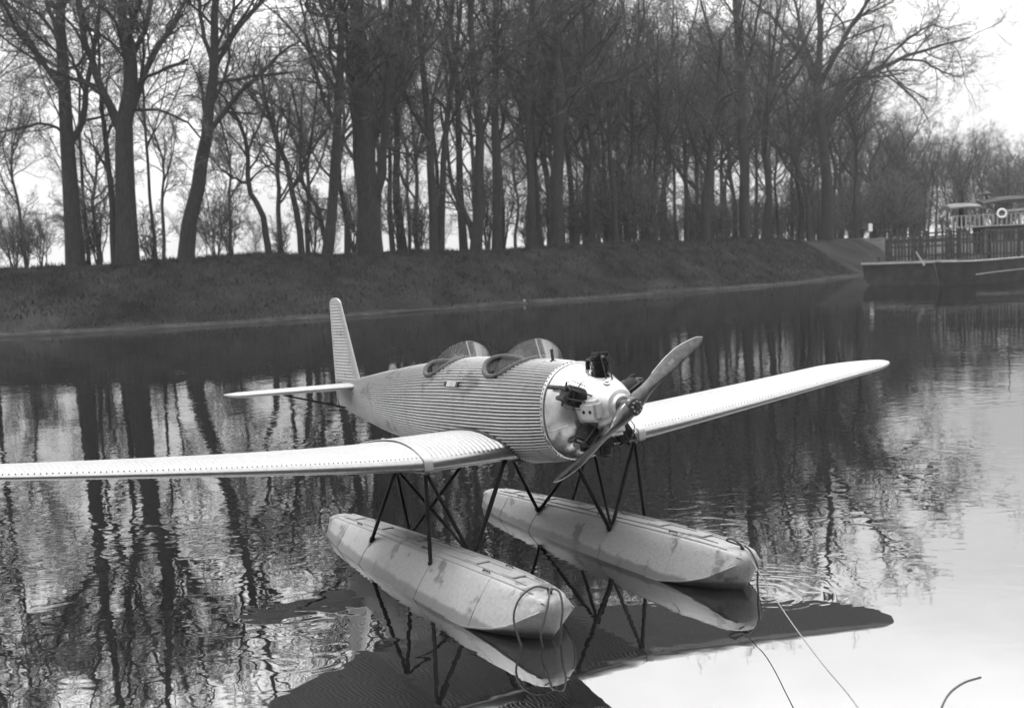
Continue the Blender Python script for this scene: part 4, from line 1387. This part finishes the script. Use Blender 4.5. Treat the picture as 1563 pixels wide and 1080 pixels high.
def wing(sgn):
    v, q, (e0, e1), ed = wing_mesh(sgn, YJ + .02, 5.0, .0415, .0023)
    o = part_np('outer_wing', v, q, M['skin'], sharp=60)
    o.data.materials.append(M['edge']); o.data.polygons.foreach_set('material_index', ed)
    # closed root rib and tip
    MB().add([tuple(p) for p in e1], [tuple(range(AF_N))]).build('wing_tip', M['skin'], o)
    # bead row where the corrugations meet the leading-edge strip: countable rivets
    me = None
    n = int((4.6 - YJ) / .0415)
    beads = []
    for k in range(n):
        y = YJ + .06 + k * .0415
        le, z, c = wing_geo(y)
        fx = .032
        ff = min(max((y - 1.18) / 3.8, 0), 1) ** .5
        yt = 5 * (.135 - .06 * ff) * (.2969 * math.sqrt(.07) - .1260 * .07 - .3516 * .07 ** 2) * (fx / .07) ** .27; yc = (.034 - .024 * ff) / .38 ** 2 * (.76 * fx - fx * fx)
        if me is None:
            b = MB().lathe((0, 0, 0), (0, 0, 1), [(-.003, .0065), (.002, .0055), (.004, .003)], 6).build('rivet', M['iron'], o); me = b.data
        else:
            b = link_mesh('rivet', me, None, o)
        b.location = (le - fx * c, sgn * y, z + (yc + yt) * c + .003)
        b.rotation_euler = (0, R(30), 0)
    # strap over the joint between centre section and outer wing
    st = []
    for y in (YJ - .035, YJ - .03, YJ + .05, YJ + .055):
        le, z, c = wing_geo(y); ex = .010 if YJ - .033 < y < YJ + .053 else .004
        st.append([(le - fx * c + (ex if fx < .02 else 0), sgn * y, z + fz * c + (ex if k <= AF_N // 2 else -ex)) for k, (fx, fz) in enumerate(AF)])
    part(MB().loft(st, False, False), 'joint_strap', M['skin'], sharp=40)
    for k in range(3):
        le, z, c = wing_geo(YJ)
        fx = .12 + k * .22; zz = next(fz for (x_, fz) in AF if x_ <= fx)
        part(MB().lathe((le - fx * c, sgn * YJ, z + zz * c + .01), (0, 0, 1), [(0, .02), (.006, .018), (.008, .006)], 10), 'joint_bolt', M['steel'])
    v, q, (e0, e1), ed = wing_mesh(sgn, .20, YJ, .046, .0095)
    o2 = part_np('centre_wing', v, q, M['skin'], sharp=60)
    o2.data.materials.append(M['edge']); o2.data.polygons.foreach_set('material_index', ed)
    # dark fillet strip against the fuselage side
    pts = []
    le, z, c = wing_geo(.4)
    for k in range(3, AF_N // 2 + 4):
        fx, fz = AF[k]; x = le - fx * c; zz = z + fz * c
        hw, zt, zb = sec(x); zc, hh = (zt + zb) / 2, (zt - zb) / 2
        s_ = max(-.98, min(.98, (zz - zc) / hh)); yy = hw * (math.sqrt(max(0, 1 - abs(s_) ** (2 / .88)))) ** .88
        pts.append((x, sgn * (yy + .012), zz + .012))
    part(MB().tube(pts, .016, 6), 'wing_fillet', M['iron'])
wing(-1); wing(1)

# ------------------------------------------------------------------ tail
def tail_rib_surface(corners, n_rib, per, amp, thick, axis_n, smooth_le):
    pass
def stabiliser(sgn):
    span0, span1 = .02, 1.62
    n = 36 * 6
    m = 40
    V = np.zeros((n + 1, m, 3))
    for i in range(n + 1):
        y = span0 + (span1 - span0) * i / n
        f = (y - span0) / (span1 - span0)
        le = -5.66 - .20 * f; c = .80 - .16 * f
        th = .085 - .02 * f
        if f > .9:
            k = math.sqrt(max(1 - ((f - .9) / .1) ** 2, 0.0)); le -= (1 - k) * c * .35; c *= .25 + .75 * k; th *= .35 + .65 * k
        w = 2 * abs(math.cos(math.pi * (i % 6) / 6)) - 1.2
        a = .005 if f < .9 else 0
        for k in range(m):
            t = k / m * 2 * math.pi
            fx = (1 + math.cos(t)) / 2; up = k <= m // 2
            zt = th * 1.9 * (math.sqrt(fx) - fx) * .95 + .006 * (1 - fx) * 0
            e = 1 if fx > .06 else 0
            V[i, k] = (le - fx * c, sgn * y, -.035 + .02 * f + (1 if up else -1) * (zt + a * w * e))
    i = np.arange(n)[:, None] * m; j = np.arange(m)[None, :]; j2 = (np.arange(m) + 1)[None, :] % m
    q = np.stack([i + j, i + j2, i + m + j2, i + m + j], -1).reshape(-1, 4)
    if sgn > 0: q = q[:, ::-1]
    o = part_np('stabiliser', V.reshape(-1, 3), q, M['skin'], sharp=60)
    MB().add([tuple(p) for p in V[-1]], [tuple(range(m))]).build('tip_cap', M['skin'], o)
    part(MB().tube([(-5.95, sgn * .95, -.07), (-6.15, sgn * .06, -.33)], .012, 8), 'stabiliser_strut', M['strut'])
stabiliser(-1); stabiliser(1)
def rudder():
    zb, zt = .0, 1.13
    n = 28 * 6; m = 32
    V = np.zeros((n + 1, m, 3))
    for i in range(n + 1):
        f = i / n; z = zb + (zt - zb) * f
        le = -5.70 - .535 * f; te = -6.60 - .02 * f
        th = .06 - .025 * f
        if f > .93:
            k = math.sqrt(max(1 - ((f - .93) / .07) ** 2, 0.0)); mid = (le + te) / 2; le = mid + (le - mid) * (.2 + .8 * k); te = mid + (te - mid) * (.2 + .8 * k); th *= .4 + .6 * k
        c = le - te
        w = 2 * abs(math.cos(math.pi * (i % 6) / 6)) - 1.2
        for k in range(m):
            t = k / m * 2 * math.pi
            fx = (1 + math.cos(t)) / 2; up = k <= m // 2
            yy = th * 1.9 * (math.sqrt(fx) - fx) * .95
            e = 1 if (fx > .16 and .02 < f < .93) else 0
            V[i, k] = (le - fx * c, (1 if up else -1) * (yy + .0055 * w * e), z)
    i = np.arange(n)[:, None] * m; j = np.arange(m)[None, :]; j2 = (np.arange(m) + 1)[None, :] % m
    q = np.stack([i + j, i + j2, i + m + j2, i + m + j], -1).reshape(-1, 4)[:, ::-1]
    o = part_np('rudder', V.reshape(-1, 3), q, M['body'], sharp=60)
    MB().add([tuple(p) for p in V[0]], [tuple(range(m))]).add([tuple(p) for p in V[-1]], [tuple(range(m))]).build('end_rib', M['skin'], o)
    part(MB().tube([(-6.52, 0, -.32), (-6.52, 0, .02)], .03, 10), 'rudder_post', M['skin'])
    part(MB().box((-6.22, 0, -.345), (.12, .05, .05)), 'tail_fitting', M['iron'], smooth=False)
rudder()

# ------------------------------------------------------------------ floats and struts
FY = .994
FST = [(-4.24, .085, -1.365, .12, -1.50, -1.55), (-4.20, .10, -1.35, .16, -1.53, -1.60), (-4.05, .115, -1.338, .215, -1.56, -1.66), (-3.4, .14, -1.325, .345, -1.61, -1.80),
       (-2.6, .155, -1.315, .405, -1.645, -1.88), (-1.8, .16, -1.31, .425, -1.665, -1.92), (-1.0, .16, -1.31, .425, -1.675, -1.93), (-.5, .155, -1.315, .405, -1.675, -1.91), (-.2, .14, -1.325, .355, -1.635, -1.87),
       (.05, .130, -1.338, .285, -1.565, -1.80), (.15, .120, -1.348, .235, -1.51, -1.73), (.21, .108, -1.358, .195, -1.475, -1.67), (.25, .092, -1.37, .155, -1.453, -1.61), (.275, .070, -1.385, .112, -1.44, -1.56), (.288, .04, -1.405, .06, -1.435, -1.50)]
def fl(x):
    xs = [s[0] for s in FST]
    return [float(np.interp(x, xs, [s[k] for s in FST])) for k in range(1, 6)]
def make_float(sgn, label):
    cy = sgn * FY
    xs = np.concatenate([np.linspace(-4.24, -4.05, 5), np.linspace(-3.9, -.6, 22), np.linspace(-.5, .288, 20)])
    rings = []
    for x in xs:
        dh, dz, ch, cz, kz = fl(x)
        half = [(0, dz + .018), (dh * .6, dz + .012), (dh, dz), (dh + .022, dz - .012)]
        for f in (.25, .5, .75):
            half.append((dh + (ch - dh) * (f + .10 * math.sin(f * math.pi)), dz - .012 + (cz - dz) * f + .012 * math.sin(f * math.pi)))
        half += [(ch, cz), (ch * .97, cz - .015), (ch * .5, (cz + kz) / 2 - .01), (0, kz)]
        ring = [(x, cy + y, z) for y, z in half] + [(x, cy - y, z) for y, z in half[-2:0:-1]]
        rings.append(ring)
    o = part(MB().loft(rings), 'float', M['float'], sharp=48)
    o['label'] = label
    # deck strips
    for s in (-1, 1):
        MB().tube([(x, cy + s * (fl(x)[0] - .012), fl(x)[1] + .006) for x in np.linspace(-4.05, .12, 24)], .0085, 6).build('deck_strip', M['float'], o)
        MB().tube([(x, cy + s * fl(x)[0] * .45, fl(x)[1] + .018) for x in np.linspace(-3.9, -.05, 24)], .006, 6).build('deck_strip', M['float'], o)
        # chine rail
        MB().tube([(x, cy + s * (fl(x)[2] + .004), fl(x)[3]) for x in np.concatenate([np.linspace(-4.0, -.6, 14), np.linspace(-.5, .26, 10)])], .010, 6).build('chine_rail', M['float'], o)
    for x in (-3.7, -2.95, -2.15, -.95, -.35):
        MB().box((x, cy, fl(x)[1] + .024), (.20, .13, .012)).build('hatch_cover', M['float'], o, bevel=.004)
    me = None
    for x in (-3.35, -1.75, -.6):
        for s in (-1, 1):
            if me is None:
                h = MB().tube([(-.06, 0, 0), (-.05, 0, .012), (.05, 0, .012), (.06, 0, 0)], .006, 6).build('deck_handle', M['iron'], o); me = h.data
            else:
                h = link_mesh('deck_handle', me, None, o)
            h.location = (x, cy + s * fl(x)[0] * .72, fl(x)[1] + .012)
    # plate seams round the hull with rivet lines
    for x in (-3.55, -2.8, -1.44, -.45):
        dh, dz, ch, cz, kz = fl(x)
        pts = []
        for s in (1, -1):
            pass
        half = [(dh, dz + .003), (dh + .022, dz - .010)] + [(dh + (ch - dh) * (f + .10 * math.sin(f * math.pi)) + .001, dz - .012 + (cz - dz) * f + .012 * math.sin(f * math.pi) + .001) for f in (.25, .5, .75)] + [(ch, cz)]
        for s in (-1, 1):
            MB().tube([(x, cy + s * y, z) for y, z in half], .0035, 5).build('plate_seam', M['float'], o)
    # mooring ring on the bow
    MB().lathe((.2, cy, -1.355), (0, 0, 1), [(0, .02), (.03, .018), (.04, .026), (.05, .02)], 10).build('mooring_post', M['iron'], o)
    return o
make_float(-1, 'near float with flaking paint and stained side')
make_float(1, 'far float with cleaner paint')

XF, XR, YO, YI, ZF, ZR = -1.444, -2.791, 1.211, .777, -1.40, -1.388
def strut(a, b, r=.019):
    a, b = Vector(a), Vector(b)
    part(MB().tube([a, a * .96 + b * .04, a * .955 + b * .045, a * .5 + b * .5, a * .065 + b * .935, a * .06 + b * .94, b], [r * 1.3, r * 1.3, r * .95, r * 1.1, r * .95, r * 1.35, r * 1.35], 10, flat=1.0), 'float_strut', M['strut'])
for s in (-1, 1):
    Jf, Jr = (-1.50, s * 1.175, -.55), (-2.22, s * 1.14, -.60)
    Ff, Fr = (-1.47, s * .36, -.545), (-2.45, s * .25, -.64)
    of, inf = (XF, s * YO, ZF), (XF, s * YI, ZF)
    orr, inr = (XR, s * YO, ZR), (XR, s * YI, ZR)
    strut(Jf, of); strut(Jf, inf); strut(Ff, inf, .021)
    strut(Jr, orr); strut(Jr, inr); strut(Fr, inr)
    strut(Jr, (XF + .02, s * YI, ZF + .01), .015)
    for f in (of, inf, orr, inr):
        part(MB().lathe((f[0], f[1], f[2] - .05), (0, 0, 1), [(0, .045), (.03, .04), (.05, .028), (.075, .024), (.08, .01)], 12), 'strut_foot', M['float'])
    part(MB().lathe((Jf[0], Jf[1], Jf[2] - .03), (0, 0, 1), [(0, .02), (.02, .034), (.07, .036)], 12), 'wing_fitting', M['skin'])

# ------------------------------------------------------------------ mooring ropes
PM = plane.matrix_world @ Matrix.Translation(-BASE)
def W(x, y, z): return PM @ Vector((x, y, z))
def catmull(pts, n=8):
    P = [Vector(p) for p in pts]; out = []
    E_ = [P[0] * 2 - P[1]] + P + [P[-1] * 2 - P[-2]]
    for i in range(len(P) - 1):
        a, b, c, d = E_[i:i + 4]
        for k in range(n):
            t = k / n
            out.append(.5 * (2 * b + (c - a) * t + (2 * a - 5 * b + 4 * c - d) * t ** 2 + (3 * b - a - 3 * c + d) * t ** 3))
    out.append(P[-1]); return out
def rope(name, pts, r, mat, label, n=8):
    pts = [Vector(p) for p in pts]; o0 = pts[0].copy(); 
    o = MB().tube([p - o0 for p in catmull(pts, n)], r, 8).build(name, mat); o.location = o0
    tag(o, label, 'rope')
b0 = W(.19, -FY, -1.30)
rope('mooring_rope', [W(.2, -1.0, -1.30), W(.16, -1.10, -1.275), W(.13, -1.22, -1.34), W(.12, -1.285, -1.48), W(.15, -1.27, -1.64), W(.18, -1.23, -1.80)], .009, M['rope_dark'],
     'dark rope looped over the near float bow into the water')
rope('mooring_rope', [W(.2, -.98, -1.30), W(.28, -.96, -1.32), W(.33, -.97, -1.43), W(.335, -1.00, -1.58), W(.31, -1.0, -1.80)], .009, M['rope_dark'],
     'wet rope hanging straight down from the near float bow')
rope('mooring_rope', [W(.21, -1.0, -1.305), W(.29, -1.07, -1.37), W(.30, -1.12, -1.5), W(.28, -1.15, -1.62), W(.29, -1.12, -1.80)], .008, M['rope_dark'],
     'short rope end dangling between two others at near float bow')
ra = W(.2, FY, -1.30)
def on_ray(u, v, h):
    d = px_ray(u, v); t = (h - CAM_H) / d.z
    return Vector((0, 0, CAM_H)) + d * t
rope('mooring_line', [ra, on_ray(1168, 888, .31), on_ray(1205, 945, .31), on_ray(1255, 1012, .35), on_ray(1310, 1080, .42), on_ray(1420, 1260, .62)], .0042, M['rope'],
     'pale line running from the far float bow towards the shore')
rope('mooring_rope', [W(.2, FY, -1.31), W(.14, FY - .06, -1.25), W(.08, FY - .07, -1.27), W(.14, FY - .02, -1.30), W(.25, FY + .02, -1.33), W(.34, FY + .03, -1.46), W(.33, FY + .03, -1.62), W(.34, FY + .03, -1.78)], .009, M['rope_dark'],
     'dark knotted rope on the far float bow with hanging end')
rope('mooring_line', [on_ray(1497, 1033, .5), on_ray(1470, 1042, .5), on_ray(1446, 1062, .5), on_ray(1432, 1100, .5), on_ray(1425, 1180, .45)], .006, M['rope_dark'],
     'short dark cord bending at the lower right corner')
